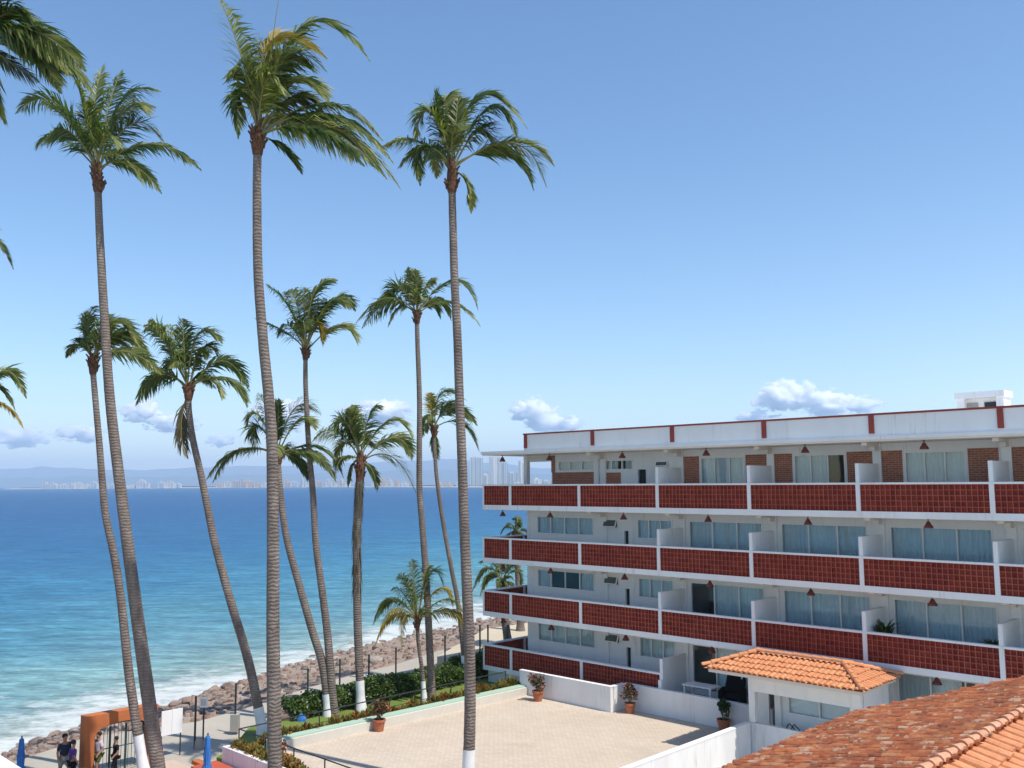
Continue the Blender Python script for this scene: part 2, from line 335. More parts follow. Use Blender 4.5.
# ------------------------------------------------------------------ ground, sea, shore
b=MB(); b.face([(-60000,-300,ZS),(60000,-300,ZS),(60000,30000,ZS),(-60000,30000,ZS)]); tag(b.build('sea',M['sea']),kind='structure')
def polyobj(name,pts,z,m,label=None,thick=None):
    b=MB(); top=[V((p[0],p[1],z)) for p in pts]
    b.face(top)
    if thick:
        for i in range(len(top)):
            p,q=top[i],top[(i+1)%len(top)]; b.face([p,p-V((0,0,thick)),q-V((0,0,thick)),q])
    o=b.build(name,m)
    bm=bmesh.new(); bm.from_mesh(o.data); bmesh.ops.recalc_face_normals(bm,faces=bm.faces); bm.to_mesh(o.data); bm.free()
    return tag(o,kind='structure')
PATH_FAR=[V(p) for p in ((-34,10),(-24,26),(-19.9,37.5),(-18.6,41.2),(-14.6,43.9),(-12.8,46.9),(-10.2,52.5),(-6.9,57.5),(-3.0,65.3),(2,75),(10,90))]
SHORE=[V(p) for p in ((-44,14),(-33,36),(-25.6,47.6),(-23.9,52.0),(-21.3,57.3),(-19,64),(-15.3,72.1),(-11.7,79.6),(-5.1,88.2),(3,103),(14,124))]
polyobj('promenade',[(p.x,p.y) for p in PATH_FAR]+[(60,90),(60,8),(-30,8)],ZP,M['prom'],thick=3)
# sloping rubble bank
b=MB(); rows=[]
def bank(u,i):      # u 0 top .. 1 below water ; i float index along
    k=min(int(i),len(PATH_FAR)-2); f=i-k
    P=PATH_FAR[k].lerp(PATH_FAR[k+1],f); S=SHORE[k].lerp(SHORE[k+1],f); S=P+(S-P)*1.12
    q=P.lerp(S,u); z=ZP-.05+(ZS-.45-ZP)*(u**1.15)
    nn=noise.noise(V((q.x*.6,q.y*.6,0)))*.32+noise.noise(V((q.x*1.7,q.y*1.7,3)))*.14
    return V((q.x,q.y,z+nn*min(1,u*6)*(1 if u<.93 else .5)))
for ii in range(0,(len(PATH_FAR)-1)*16+1): rows.append([bank(u/26,min(ii/16,len(PATH_FAR)-1.001)) for u in range(27)])
b.grid(rows); o=b.build('shore_bank',M['shore'],smooth=True); tag(o,kind='structure')
# boulders
def rock_mesh(seed,sub=2):
    bm=bmesh.new(); bmesh.ops.create_icosphere(bm,subdivisions=sub,radius=1)
    r=random.Random(seed); ax=[V((r.uniform(-1,1),r.uniform(-1,1),r.uniform(-1,1))).normalized() for _ in range(9)]; dd=[r.uniform(.5,.85) for _ in ax]
    for v in bm.verts:
        p=v.co.copy()
        for a,d in zip(ax,dd):
            e=p.dot(a)
            if e>d: p-=a*(e-d)
        p*=1+.12*noise.noise(p*2+V((seed*3.1,0,0)))
        v.co=V((p.x*1.25,p.y,p.z*.72))
    me=bpy.data.meshes.new('boulder'); bm.to_mesh(me); bm.free(); me.materials.append(M['rock'])
    at=me.attributes.new('tint','FLOAT','FACE'); at.data.foreach_set('value',[0.]*len(me.polygons)); return me
RM=[rock_mesh(k) for k in range(7)]
rr=random.Random(3)
for k in range(290):
    i=rr.uniform(1.3,9.6); u=rr.choice([rr.uniform(.08,1.0),rr.uniform(.75,1.02)]); p=bank(u,i); s=rr.choice([rr.uniform(.14,.26),rr.uniform(.14,.26),rr.uniform(.2,.44)])*(1.25 if u>.75 else 1)
    o=bpy.data.objects.new('boulder',RM[k%7]); COL.objects.link(o); o.location=p+V((0,0,s*.1)); o.rotation_euler=(rr.uniform(-.3,.3),rr.uniform(-.3,.3),rr.uniform(0,6.3)); o.scale=(s*rr.uniform(.8,1.3),s,s*rr.uniform(.8,1.2))
    tag(o,'reddish brown boulder tumbled on the bank between promenade and sea','boulder','boulders along the sea bank')
b=MB()
for k in range(2600):
    i=rr.uniform(1.2,9.8); u=rr.uniform(.02,1.02); p=bank(u,i); s=rr.uniform(.08,.26); tn=rr.random()
    src=RM[k%7]
    if k<7 or True:
        R=Matrix.Rotation(rr.uniform(0,6.3),3,'Z')
        # small eight-sided stones
        top=[];bot=[]
        for j in range(6):
            a=j*pi/3+rr.uniform(-.3,.3); rad=s*rr.uniform(.8,1.2)
            bot.append(p+V((cos(a)*rad*1.2,sin(a)*rad,-s*.3))); top.append(p+V((cos(a)*rad*.8,sin(a)*rad*.65,s*rr.uniform(.35,.75))))
        for j in range(6): b.face([bot[j],bot[(j+1)%6],top[(j+1)%6],top[j]],0,tn)
        b.face(top,0,tn)
o=b.build('rubble',M['rock']); tag(o,'loose small stones covering the sea bank','rubble',kind='stuff')

def grid_poly(t0,t1,n0,n1): return [tuple(W(t,n)[:2]) for t,n in ((t0,n0),(t1,n0),(t1,n1),(t0,n1))]
polyobj('garden_lawn',[tuple(W(t,n)[:2]) for t,n in ((-1.7,-2),(3.8,-2),(3.4,16.2),(2.2,16.4),(1.3,15.2),(.2,14.2),(-.7,13.4),(-1.6,11.6))],ZG,M['grass'],thick=.5)
polyobj('pool_deck',grid_poly(-.1,9,17.0,30),ZP+.02,M['deck'])
polyobj('terrace_paving',[tuple(W(t,n)[:2]) for t,n in ((4.3,-.5),(17.1,-.5),(17.1,16),(3.7,16))],ZT,M['paving'],thick=.8)
polyobj('service_yard',grid_poly(17.3,40,-1,34),ZT-.3,M['prom'],thick=.5)
polyobj('patio_floor',grid_poly(11.5,36,-2,.12),-9.6,M['concrete'],thick=1)
a=at_z(474,656,-10.35)
polyobj('beach_plaza',[(-4.6,56.5),(22,40),(40,70),(6,74),(-2,67)],-10.3,M['sand'],thick=.8)
for k in range(3):
    b=MB(); q=[V((-5.2-.35*k,56.3)),V((-.5,53.4-.4*k))]
    b.box(-3.6-.2*k,1,55.9-.35*k,56.6,ZP,-10.3-.16*k-.01*k); 
    tag(b.build('plaza_step',M['concrete']),kind='structure')
# kerb between garden bed and terrace
k=empty('painted_kerb',W(4.16,8,ZT),-HA-.042); tag(k,'low kerb wall with green painted top along the terrace garden side','kerb wall')
b=MB(); b.box(-.44,.0,-7.1,6.9,-.5,.42); b.build('kerb_top',M['green_top'],k)
b=MB(); b.box(.002,.13,-7.1,6.9,-.5,.36); b.build('gutter_band',M['cream_band'],k)
# garden path
b=MB(); b.face([W(1.9,2,ZG+.006),W(2.8,2,ZG+.006),W(2.6,12.,ZG+.006),W(1.9,12.,ZG+.006)]); tag(b.build('garden_path',M['deck']),kind='structure')

# ------------------------------------------------------------------ hotel
H=empty('hotel_building',W(0,0,0),-HA)
tag(H,'long white hotel block with red lattice balconies stacked on four storeys','hotel')
B=[0,2.08,6.79,11.42,16.08,20.76,25.53,30.2,34.9]; TEND=34.9
zr=lambda k:-.06-2.8*k
WIN={}
def t_bay(k): return B[k]
# slabs
for k in range(4):
    b=MB(); te=TEND if k<3 else 11.42
    b.box(0,te,0,2.0,zr(k)-1.33,zr(k)-1.09); b.box(1.4,TEND,2.003,11,zr(k)-1.327,zr(k)-1.093); b.box(0,1.397,2.003,8.5,zr(k)-1.327,zr(k)-1.095)
    b.build('floor_slab',[M['white']],H)
    s=MB(); s.box(.04,te-.02,.06,1.97,zr(k)-1.345,zr(k)-1.332); s.build('soffit',M['soffit'],H)
b=MB(); b.box(-.05,TEND,-.08,11,1.56,1.70); b.build('roof_slab',M['white'],H)
b=MB(); b.box(0,TEND,-.02,10.9,1.50,1.557); b.build('soffit',M['soffit'],H)
# parapet
b=MB(); b.box(3.0,TEND,.12,.27,1.703,2.50); b.build('parapet',M['white'],H)
b=MB(); b.box(2.96,TEND,.08,.31,2.503,2.575); b.build('parapet_coping',M['red_paint'],H)
for t in (3.14,7.62,12.25,16.83,21.37,25.93,30.5):
    b=MB(); b.box(t-.10,t+.10,.06,.118,1.80,2.50); b.build('parapet_post',M['red_paint'],H)
# lattice panel prototypes
PM={}
def lattice(w,h):
    key=(round(w,2),round(h,2))
    if key in PM: return PM[key]
    b=MB(); nv=max(2,round(w/.188)); nh=5; th=.036; dp=.075
    for i in range(nv+1):
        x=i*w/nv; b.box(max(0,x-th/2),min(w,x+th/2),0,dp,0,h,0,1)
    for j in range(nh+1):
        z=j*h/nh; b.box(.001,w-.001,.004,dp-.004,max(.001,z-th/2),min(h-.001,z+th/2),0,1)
    b.box(.002,w-.002,dp-.004,dp+.03,.002,h-.002)
    o=b.build('railing_panel',[M['clay_in'],M['clay_front']]); PM[key]=o.data; COL.objects.unlink(o); bpy.data.objects.remove(o); return PM[key]
def put(name,me,loc,rz=0,par=H):
    o=bpy.data.objects.new(name,me); COL.objects.link(o); o.parent=par; o.location=loc; o.rotation_euler.z=rz; return o
for k in range(4):
    z=zr(k); nb=len(B)-1 if k<3 else 3; te=B[nb]
    b=MB(); b.box(-.02,te,-.02,.19,z-.075,z); b.build('rail_cap',M['white'],H)
    b=MB(); b.box(-.02,.17,.193,8.3,z-.075,z-.002); b.build('rail_cap',M['white'],H)
    for i in range(nb):
        x0=B[i]+(.085 if i else .12); x1=B[i+1]-.085
        put('railing_panel',lattice(x1-x0,1.015),(x0,.02,z-1.09))
    for i in range(nb+1):
        b=MB()
        if i==0: b.box(0,.118,0,.17,z-1.087,z-.078)
        else: b.box(B[i]-.083,B[i]+.083,-.012,.17,z-1.20,z-.078)
        b.build('railing_post',M['white'],H)
    for (y0,y1) in ((.2,3.0),(3.17,5.8),(5.97,8.3)):
        put('railing_panel',lattice(y1-y0,1.015),(.02,y1,z-1.09),-pi/2)
        b=MB(); b.box(.004,.15,y1+.003,y1+.167,z-1.09,z-.078); b.build('railing_post',M['white'],H)
    # fins between balconies
    for i in range(3,len(B)-1):
        b=MB(); zf=z+.74 if not (k==3 and i==3) else z+.62
        b.box(B[i]-.075,B[i]+.075,.006,1.96,(z+.003 if k<3 else z-1.5),zf); b.box(B[i]-.07,B[i]+.07,.175,1.955,z-1.087,z+.002)
        b.build('balcony_divider',M['white'],H)
    # beams and pilasters
    top=1.499 if k==0 else zr(k-1)-1.347
    for i in range(2,len(B)-1):
        b=MB(); x=B[i]; b.box(x-.11,x+.11,.75,1.96,top-.13,top-.002); b.box(x-.108,x+.108,1.5,1.957,top-.30,top-.133)
        b.build('soffit_beam',M['soffit'],H)
        b=MB(); b.box(x-.17,x+.17,1.90,2.06,z-1.08,top-.003); b.build('pilaster',M['white'],H)
# room walls with openings; each opening: (t0,t1,z0,z1,panes,kind)
def openings(k):
    z=zr(k); o=[]
    if k==0:
        o+=[(3.72,6.14,.62,1.15,3,'strip'),(6.62,8.6,.62,1.13,3,'strip'),(8.88,9.42,-1.1,.66,1,'door'),(9.95,10.75,.72,1.05,1,'vent')]
        for i in range(3,8): o.append((B[i]+1.06,B[i]+3.34,-1.1,1.13,3,'slide'))
    else:
        o+=[(2.15,6.07,z+.17,z+1.10,4,'strip'),(6.70,7.62,z+.60,z+1.08,1,'vent'),(7.98,8.29,z-1.1,z+.52,1,'slot'),(8.79,10.85,z+.14,z+1.08,3,'strip')]
        for i in range(3,8): o.append((B[i]+.34,B[i]+4.12,z-1.1+(.15 if k==3 else 0),z+1.08,3,'slide'))
    return sorted(o)
rw=random.Random(5)
def window(k,t0,t1,z0,z1,np,kind):
    w,h=t1-t0,z1-z0
    nm={'door':'door','slot':'door','vent':'vent_window','slide':'glass_door','strip':'window'}[kind]
    e=bpy.data.objects.new(nm,None); COL.objects.link(e); e.parent=H; e.location=(t0,2.0,z0); e.empty_display_size=.2
    if kind in('door','slot'):
        b=MB(); b.box(.03,w-.03,.10,.14,.0,h-.03); b.build('door_leaf',M['dark_void'],e)
        b=MB(); b.box(0,.03,-.02,.12,0,h); b.box(w-.03,w,-.02,.12,0,h); b.box(.031,w-.031,-.018,.118,h-.03,h-.001); b.build('frame',M['white'],e); return
    b=MB(); f=.055
    b.box(0,f,-.025,.10,0,h); b.box(w-f,w,-.025,.10,0,h); b.box(f+.001,w-f-.001,-.022,.098,h-f,h-.001); b.box(f+.001,w-f-.001,-.022,.098,.001,f)
    for i in range(1,np): x=i*w/np; b.box(x-f/2,x+f/2,-.02,.09,f+.001,h-f-.001)
    b.build('frame',M['white'],e)
    if kind=='vent':    # awning sash propped open
        A=Matrix.Translation((0,-.02,h-.05))@Matrix.Rotation(-.38,4,'X')
        b=MB(); hh=h-.06
        for (x0,x1,a0,a1) in ((.05,.10,-hh,0),(w-.10,w-.05,-hh,0),(.101,w-.101,-.05,0),(.101,w-.101,-hh,-hh+.05)): b.box(x0,x1,-.03,.01,a0,a1,M=A)
        b.build('sash',M['white'],e)
        b=MB(); b.box(.10,w-.10,-.034,-.026,-hh+.05,-.05,M=A); b.build('pane',M['vent_glass'],e); return
    b=MB(); b.face([(f,.03,f),(w-f,.03,f),(w-f,.03,h-f),(f,.03,h-f)]); b.build('pane',M['glass'],e)
    # curtains
    style=rw.random(); b=MB(); spans=[]
    if kind=='slide':
        if style<.2: spans=[(0,.30),(.76,1)]
        elif style<.40: spans=[(.3,1)]
        elif style<.50: spans=[(0,.62)]
        else: spans=[(0,1)]
    else: spans=[(0,1)] if style<.7 else ([(0,.5),(.72,1)] if style<.85 else [(0,.24),(.74,1)])
    for a0,a1 in spans:
        n=max(8,int((a1-a0)*w/.035)); r0=[];r1=[]
        ph=rw.uniform(0,6)
        for i in range(n+1):
            x=(a0+(a1-a0)*i/n)*w; y=.16+.045*sin(x*2*pi/.17+ph+1.5*sin(x*3))+.02*sin(x*31)
            r0.append(V((x,y,-.05)));r1.append(V((x,y+.01,h)))
        b.grid([r0,r1])
    b.build('curtain',M['curtain'],e,smooth=True)
for k in range(4):
    z=zr(k); zb=z-1.09; zt=(1.497 if k==0 else zr(k-1)-1.35); t0=3.25 if k==0 else 1.4
    ops=openings(k); wl=MB(); bk=MB(); cur=t0
    bz=1.19
    def seg(a,bb,z0,z1):
        if bb-a<.01 or z1-z0<.01: return
        wl.box(a,bb,2.0,2.20,z0,z1)
    for (a,c,z0,z1,np,kd) in ops:
        seg(cur,a,zb,zt); seg(a,c,zb,z0); seg(a,c,z1,zt); cur=c
        window(k,a,c,z0,z1,np,kd)
    seg(cur,TEND,zb,zt)
    wl.build('wall',M['white'],H)
    if k==0:
        bl=[(3.32,6.2,-1.09,.55),(6.56,7.85,-1.09,.50),(3.245,3.5,.553,1.45)]
        for i in range(3,8): bl+=[(B[i]+.18,B[i]+.98,-1.09,bz),(B[i]+3.42,B[i]+4.48,-1.09,bz)]
        for (x0,x1,z0,z1) in bl:
            bk=MB(); bk.box(x0,x1,1.965,1.997,z0,z1); bk.build('brick_panel',M['brick'],H)
    # rooms behind
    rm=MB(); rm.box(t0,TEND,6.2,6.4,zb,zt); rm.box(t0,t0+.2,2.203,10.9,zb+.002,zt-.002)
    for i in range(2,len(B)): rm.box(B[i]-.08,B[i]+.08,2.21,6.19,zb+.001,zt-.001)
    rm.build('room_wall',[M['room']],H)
# open corner of the top floor: column
b=MB(); b.box(1.28,1.52,1.9,2.15,-1.09,1.495); b.build('column',M['white'],H)
b=MB(); b.box(1.28,1.52,6.9,7.15,-1.09,1.495); b.build('column',M['white'],H)
b=MB(); b.box(1.52,3.24,2.0,2.2,1.15,1.496); b.build('lintel',M['soffit'],H)
b=MB(); b.box(6.2,6.5,1.9,2.08,-1.09,1.495); b.build('column',M['white'],H)
# plinth
b=MB(); b.box(.15,11.4,.25,10.5,-10.8,zr(3)-1.335); b.build('plinth',M['white_wall'],H)
# low patio walls at the foot of the divider
b=MB(); b.box(11.33,11.51,-.13,.0,-10.2,-8.75); b.build('patio_wall',M['white'],H)
b=MB(); b.box(15.99,16.17,-.13,1.2,-10.2,-8.75); b.build('patio_wall',M['white'],H)
# stair hut on the roof
q0=W(0,-5); 
hp=[ray(957,405),ray(1003,389)]
def on_n(px,py,n):
    d=ray(px,py); Nn=V((-st,-ct,0)); k=(V((HX,HY,0)).dot(Nn)+n)/d.dot(Nn); p=d*k; t,_=TN(p); return t,p.z
ha,hz0=on_n(957,404,-5); hb,hz1=on_n(1003,390,-5)
b=MB(); b.box(ha,ha+.28,5,5.9,1.703,hz1-.25); b.box(hb-.28,hb,5,5.9,1.703,hz1-.25); b.box(ha+.28,hb-.28,5.35,5.9,1.703,hz1-.253); b.box(ha-.06,hb+.06,4.9,6.0,hz1-.25,hz1)
hut=b.build('roof_hut',M['white'],H)
w_=hb-ha
for (f0,f1,m,nm) in ((.16,.40,'room','window'),(.54,.80,'dark_void','window')):
    b=MB(); b.box(ha+w_*f0,ha+w_*f1,5.30,5.346,1.9+.2,hz1-.42); b.build(nm,M[m],hut)

# pendant lamps under every balcony ceiling
def make_lamp():
    e=empty('pendant_lamp',(0,0,0))
    b=MB(); b.lathe([(.0,-.10),(.05,-.10),(.075,-.14),(.10,-.20),(.145,-.26),(.175,-.34),(.17,-.34),(.14,-.265),(.09,-.2),(0,-.16)],14); b.build('lamp_shade',M['lamp_red'],e,smooth=True)
    b=MB(); b.tube([(0,0,0),(0,0,-.12)],.022,6); b.lathe([(0,0),(.055,0),(.05,-.03),(0,-.032)],10); b.build('stem',M['lamp_red'],e)
    b=MB(); b.lathe([(0,-.20),(.04,-.22),(.05,-.27),(0,-.32)],8); b.build('bulb',M['cream_band'],e,smooth=True)
    return e
lamp0=make_lamp()
fl=['top floor','second floor from the top','third floor from the top','lowest floor']
bay=['corner bay nearest the sea','second bay from the sea','third bay from the sea','fourth bay from the sea','fifth bay from the sea','sixth bay from the sea','seventh bay from the sea']
first=True
for k in range(4):
    for i in range(7 if k<3 else 6):
        o=lamp0 if first else copy_tree(lamp0); first=False
        t=(B[i]+B[i+1])/2; z=1.50 if k==0 else zr(k-1)-1.345
        o.location=W(t,-.5,z); tag(o,f'red bell lamp under the {fl[k]} ceiling, {bay[i]}','lamp','lamps hanging from the balcony ceilings')

# balcony plants and small furniture
def leafball(mb,c,r,n,rng,size=.12,flat=1.,tmin=0,tmax=1,up=.0):
    for _ in range(n):
        d=V((rng.gauss(0,1),rng.gauss(0,1),rng.gauss(0,1))).normalized(); rad=rng.uniform(.45,1)**.6
        p=V(c)+V((d.x*r*rad,d.y*r*rad,d.z*r*rad*flat))
        a=V((rng.uniform(-1,1),rng.uniform(-1,1),rng.uniform(-.6,1))).normalized(); bb=a.cross(V((rng.uniform(-1,1),rng.uniform(-1,1),rng.uniform(-1,1)))).normalized(); s=size*rng.uniform(.6,1.3)
        mb.face([p-a*s,p+bb*s*.4,p+a*s,p-bb*s*.4],0,rng.uniform(tmin,tmax))
def spiky(mb,c,n,h,rng,m=0):
    for _ in range(n):
        a=rng.uniform(0,6.28); l=h*rng.uniform(.6,1); d=V((cos(a),sin(a),0)); t=rng.uniform(.3,.9)
        p0=V(c); p1=p0+d*l*.35*t+V((0,0,l*.65)); p2=p0+d*l*.8*t+V((0,0,l*(1-.35*t))); s=V((-d.y,d.x,0))*.03
        mb.face([p0-s,p0+s,p1+s*1.3,p1-s*1.3],m,rng.random()*.6); mb.face([p1-s*1.3,p1+s*1.3,p2],m,rng.random()*.6)
def pot_shape(e,r,h,m='terracotta'):
    b=MB(); b.lathe([(0,0),(r*.68,0),(r*.72,.02),(r*.95,h-.09),(r*1.08,h-.088),(r*1.08,h),(r*.93,h),(r*.88,h-.06),(0,h-.06)],18); b.build('pot',M[m],e,smooth=False)
    b=MB(); b.lathe([(0,h-.055),(r*.9,h-.055)],14); b.build('soil',M['soil'],e)
rp=random.Random(11)
for (t,n,lab) in ((21.15,-.9,'spiky dark potted plant behind the lattice of the third floor from the top, fifth bay'),(25.05,-.7,'low dark potted plant beside the divider wall closing the same third-floor balcony')):
    e=empty('balcony_plant',W(t,n,zr(2)-1.09)); tag(e,lab,'plant'); pot_shape(e,.22,.45)
    b=MB(); spiky(b,(0,0,.42),90,1.35 if t<23 else 1.0,rp); b.build('foliage',M['hedge'],e)
e=empty('patio_table',W(13.0,-.75,-9.6),-HA); tag(e,'white rectangular table on the ground-floor patio before teal glass doors','table')
b=MB(); b.box(-.75,.75,-.4,.4,.70,.75); b.build('table_top',M['white'],e)
for sx in(-.65,.65):
    for sy in(-.32,.32): b=MB(); b.box(sx-.04,sx+.04,sy-.04,sy+.04,0,.698); b.build('leg',M['white'],e)
e=empty('lounge_chair',W(14.25,-1.2,-9.6),-HA+.3); tag(e,'black padded lounge chair on the patio behind the tiled kiosk','chair')
b=MB(); b.box(-.4,.4,-.45,.45,.28,.44); b.build('seat',M['black_cloth'],e)
b=MB(); b.box(-.4,.4,-.12,.08,.0,1.0,M=Matrix.Translation((0,.38,.42))@Matrix.Rotation(-.75,4,'X')); b.build('backrest',M['black_cloth'],e)
for s in(-1,1):
    b=MB(); b.box(s*.45-.05,s*.45+.05,-.45,.5,.0,.66); b.build('armrest',M['black_cloth'],e)

# ------------------------------------------------------------------ terrace walls
def wall(name,label,segs,m='white_wall',cap=True):
    e=empty(name,W(segs[0][0],segs[0][2],ZT),-HA); tag(e,label,'wall'); t_,n_=segs[0][0],segs[0][2]
    b=MB(); c=MB()
    for (t0,t1,n0,n1,z0,z1) in segs:
        y0,y1=-(n1-n_),-(n0-n_)
        b.box(t0-t_,t1-t_,y0,y1,z0-ZT,z1-ZT-.04); c.box(t0-t_-.012,t1-t_+.012,y0-.012,y1+.012,z1-ZT-.04,z1-ZT)
    b.build('wall_face',M[m],e); c.build('coping',M['white'],e); return e
wall('terrace_wall','white plaster wall with projecting end below the sea-end balconies',[(4.0,9.62,1.18,1.38,-10.9,-9.08),(9.47,9.67,.36,1.178,-10.9,-9.083)])
wall('terrace_wall','white plaster wall stretch behind the flowerpots, ending at the tiled kiosk',[(9.62,17.0,.15,.35,-10.9,-9.08)])
wall('terrace_wall','sunlit white wall with sloping view beside the roof in the corner, bounding the paved terrace',[(17.1,17.3,2.62,16.0,-11,-9.10)])

# kiosk with tiled hip roof -----------------------------------------------------------------
def tiles(mb,O,e,s,poly,pitch=.215,row=.34,rng=random,lift=.0,uv0=(0,0)):
    """barrel tiles on the plane O + u e + v s (s runs down the slope); poly in (u,v)"""
    e=V(e).normalized(); s=V(s).normalized(); n=e.cross(s); 
    if n.z<0: n=-n
    def inside(u,v):
        r=False; j=len(poly)-1
        for i in range(len(poly)):
            (x1,y1),(x2,y2)=poly[i],poly[j]
            if (y1>v)!=(y2>v) and u<(x2-x1)*(v-y1)/(y2-y1)+x1: r=not r
            j=i
        return r
    us=[p[0] for p in poly]; vs=[p[1] for p in poly]
    u=min(us)
    ui=0
    while u<max(us):
        v=max(vs); vi=0
        while v>min(vs)-row:
            uc,vc=u+pitch/2,v-row/2
            if inside(uc,vc):
                ju=rng.uniform(-.012,.012); jv=rng.uniform(-.025,.025); jt=rng.uniform(-.008,.008); hw=pitch*.40
                rows=[]
                for (vv,wd,hh) in ((v+jv+.03,1.,.055+jt),(v-row+jv-.02,.86,.012)):
                    ring=[]
                    for q in range(6):
                        a=pi*q/5; ring.append(O+e*(uc+ju-cos(a)*hw*wd)+s*vv+n*(lift+hh+sin(a)*hw*.62*wd))
                    rows.append(ring)
                uvv=(ui+.5+uv0[0],vi+.5+uv0[1])
                for q in range(5): mb.face([rows[0][q],rows[0][q+1],rows[1][q+1],rows[1][q]],0,.5,uvv)
                # open lower end closed by the tile thickness, and the pan tile beside it
                mb.face([rows[0][0],rows[0][1],rows[0][2],rows[0][3],rows[0][4],rows[0][5]][::-1],0,.5,uvv)
                c0=O+e*(uc+pitch/2-hw*.55)+n*(lift+.02); c1=O+e*(uc+pitch/2+hw*.55)+n*(lift+.02); cm=O+e*(uc+pitch/2)+n*(lift-.005)
                uvp=(ui+.5+uv0[0]+200,vi+.5+uv0[1])
                for (x,y) in ((c0,cm),(cm,c1)): mb.face([x+s*(v+jv),y+s*(v+jv),y+s*(v-row+jv),x+s*(v-row+jv)],0,.5,uvp)
            v-=row; vi+=1
        u+=pitch; ui+=1
def ridgecaps(mb,a,b_,r=.11,l=.36,rng=random):
    a,b_=V(a),V(b_); d=b_-a; n=max(1,int(d.length/l)); T=d.normalized(); S=T.cross(V((0,0,1))).normalized(); U=S.cross(T)
    for i in range(n):
        p=a+d*(i/n); q=a+d*((i+1.12)/n); k=rng.uniform(.93,1.07); rows=[]
        for (x,rr_,hh) in ((p,r*1.08*k,.016),(q,r*.92*k,0)):
            rows.append([x+S*(-cos(pi*j/6)*rr_)+U*(sin(pi*j/6)*rr_+hh-.02) for j in range(7)])
        for j in range(6): mb.face([rows[0][j],rows[0][j+1],rows[1][j+1],rows[1][j]],0,.5,(i+.5,900.5))
        mb.face(rows[0][::-1],0,.5,(i+.5,900.5))
rt=random.Random(21)
K=empty('tiled_kiosk',W(17.2,2.5,ZT),-HA); tag(K,'small white kiosk with orange hip roof at the terrace corner','kiosk')
kz=lambda z:z-ZT
b=MB(); b.box(0,.26,-.0,.26,kz(-9.1),kz(-7.6)); b.build('pillar',M['white'],K)
b=MB(); b.box(.0,4.4,.003,.20,kz(-7.95),kz(-7.30)); b.build('lintel',M['white'],K)
b=MB(); b.box(4.0,4.4,.0,.26,kz(-10.2),kz(-7.953)); b.box(4.2,4.4,.26,2.4,kz(-10.2),kz(-7.3)); b.build('side_wall',M['white'],K)
b=MB(); b.box(0.0,4.0,.002,.2,-.6,kz(-9.12)); b.build('parapet',M['white_wall'],K)
b=MB(); b.box(0.62,.86,.85,1.07,0,kz(-7.3)); b.build('column',M['white'],K)
b=MB(); b.box(-.5,.18,1.2,1.3,0,kz(-7.3)); b.box(.2,.85,1.95,2.1,0,kz(-7.3)); b.box(.864,1.10,1.0,1.15,0,kz(-7.3)); b.box(1.10,3.7,1.0,1.15,0,kz(-8.80)); b.box(1.10,3.7,1.0,1.15,kz(-8.05),kz(-7.3)); b.box(3.7,4.2,1.0,1.15,0,kz(-7.3)); b.build('back_wall',M['white'],K)
we=bpy.data.objects.new('window',None); COL.objects.link(we); we.parent=K; we.location=(1.10,1.0,kz(-8.80))
b=MB(); 
for x in (0,1.25,2.55): b.box(x,x+.05,-.03,.1,0,.75)
b.box(.05,1.25,-.027,.097,0,.05); b.box(1.30,2.55,-.027,.097,0,.05); b.box(.05,1.25,-.027,.097,.70,.75); b.box(1.30,2.55,-.027,.097,.70,.75); b.build('frame',M['white'],we)
b=MB(); b.face([(.05,.04,.05),(2.55,.04,.05),(2.55,.04,.70),(.05,.04,.70)]); b.build('pane',M['glass'],we)
b=MB(); b.box(.05,2.55,.12,.14,.02,.73); b.build('blind',M['curtain'],we)
b=MB(); b.box(-1.25,4.75,-.78,2.3,kz(-7.30),kz(-7.17)); b.build('eave_board',M['soffit'],K)
ex0,ex1,ey0,ey1=-1.42,4.92,-.95,2.45; ze,zr_=kz(-7.13),kz(-6.64); hm=(ey1-ey0)/2; ym=(ey0+ey1)/2
for k in range(4):
    b=MB()
    R0,R1=V((ex0+hm*.85,ym,zr_)),V((ex1-hm*.85,ym,zr_)); C=[V((ex0,ey0,ze)),V((ex1,ey0,ze)),V((ex1,ey1,ze)),V((ex0,ey1,ze))]
    q=[[C[0],C[1],R1,R0],[C[1],C[2],R1],[C[2],C[3],R0,R1],[C[3],C[0],R0]][k]
    e=(q[1]-q[0]).normalized(); mid=(q[0]+q[1])/2; up=(q[2]-q[0]); up=(up-e*up.dot(e)); s=-up.normalized()
    O=q[0]+up   # v=0 at ridge level
    poly=[((p-O).dot(e),(p-O).dot(s)) for p in q]
    b.face([p-V((0,0,.01)) for p in q],0,.5,(.5,.5))
    tiles(b,O,e,s,poly,.215,.40,rt)
    b.build('roof_slope',M['tile_new'],K)
b=MB()
for p,q in ((C[0],R0),(C[1],R1),(C[2],R1),(C[3],R0)): ridgecaps(b,p+V((0,0,.09)),q+V((0,0,.1)),.10,.36,rt)
ridgecaps(b,R0+V((0,0,.1)),R1+V((0,0,.1)),.10,.36,rt); b.build('ridge_cap',M['tile_new'],K)
e=empty('wall_light',W(19.95,2.45,-9.12),-HA); tag(e,'tiny white wall lantern at the kiosk end above the old roof','lamp')
b=MB(); b.box(-.05,.05,-.05,.05,0,.10); b.build('base',M['white'],e); b=MB(); b.lathe([(0,.1),(.09,.10),(.13,.16),(.13,.27),(.06,.32),(0,.33)],10); b.build('globe',M['white'],e,smooth=True)
e=empty('iron_bracket',W(18.9,2.4,-9.12),-HA); tag(e,'bent dark iron pieces lying on the kiosk ledge','ironwork')
b=MB()
for dx in(-.1,.1): b.tube([(dx-.12,0,.02),(dx-.05,0,.14),(dx,0,.2),(dx+.12,0,.10),(dx+.22,0,.02)],.025,6)
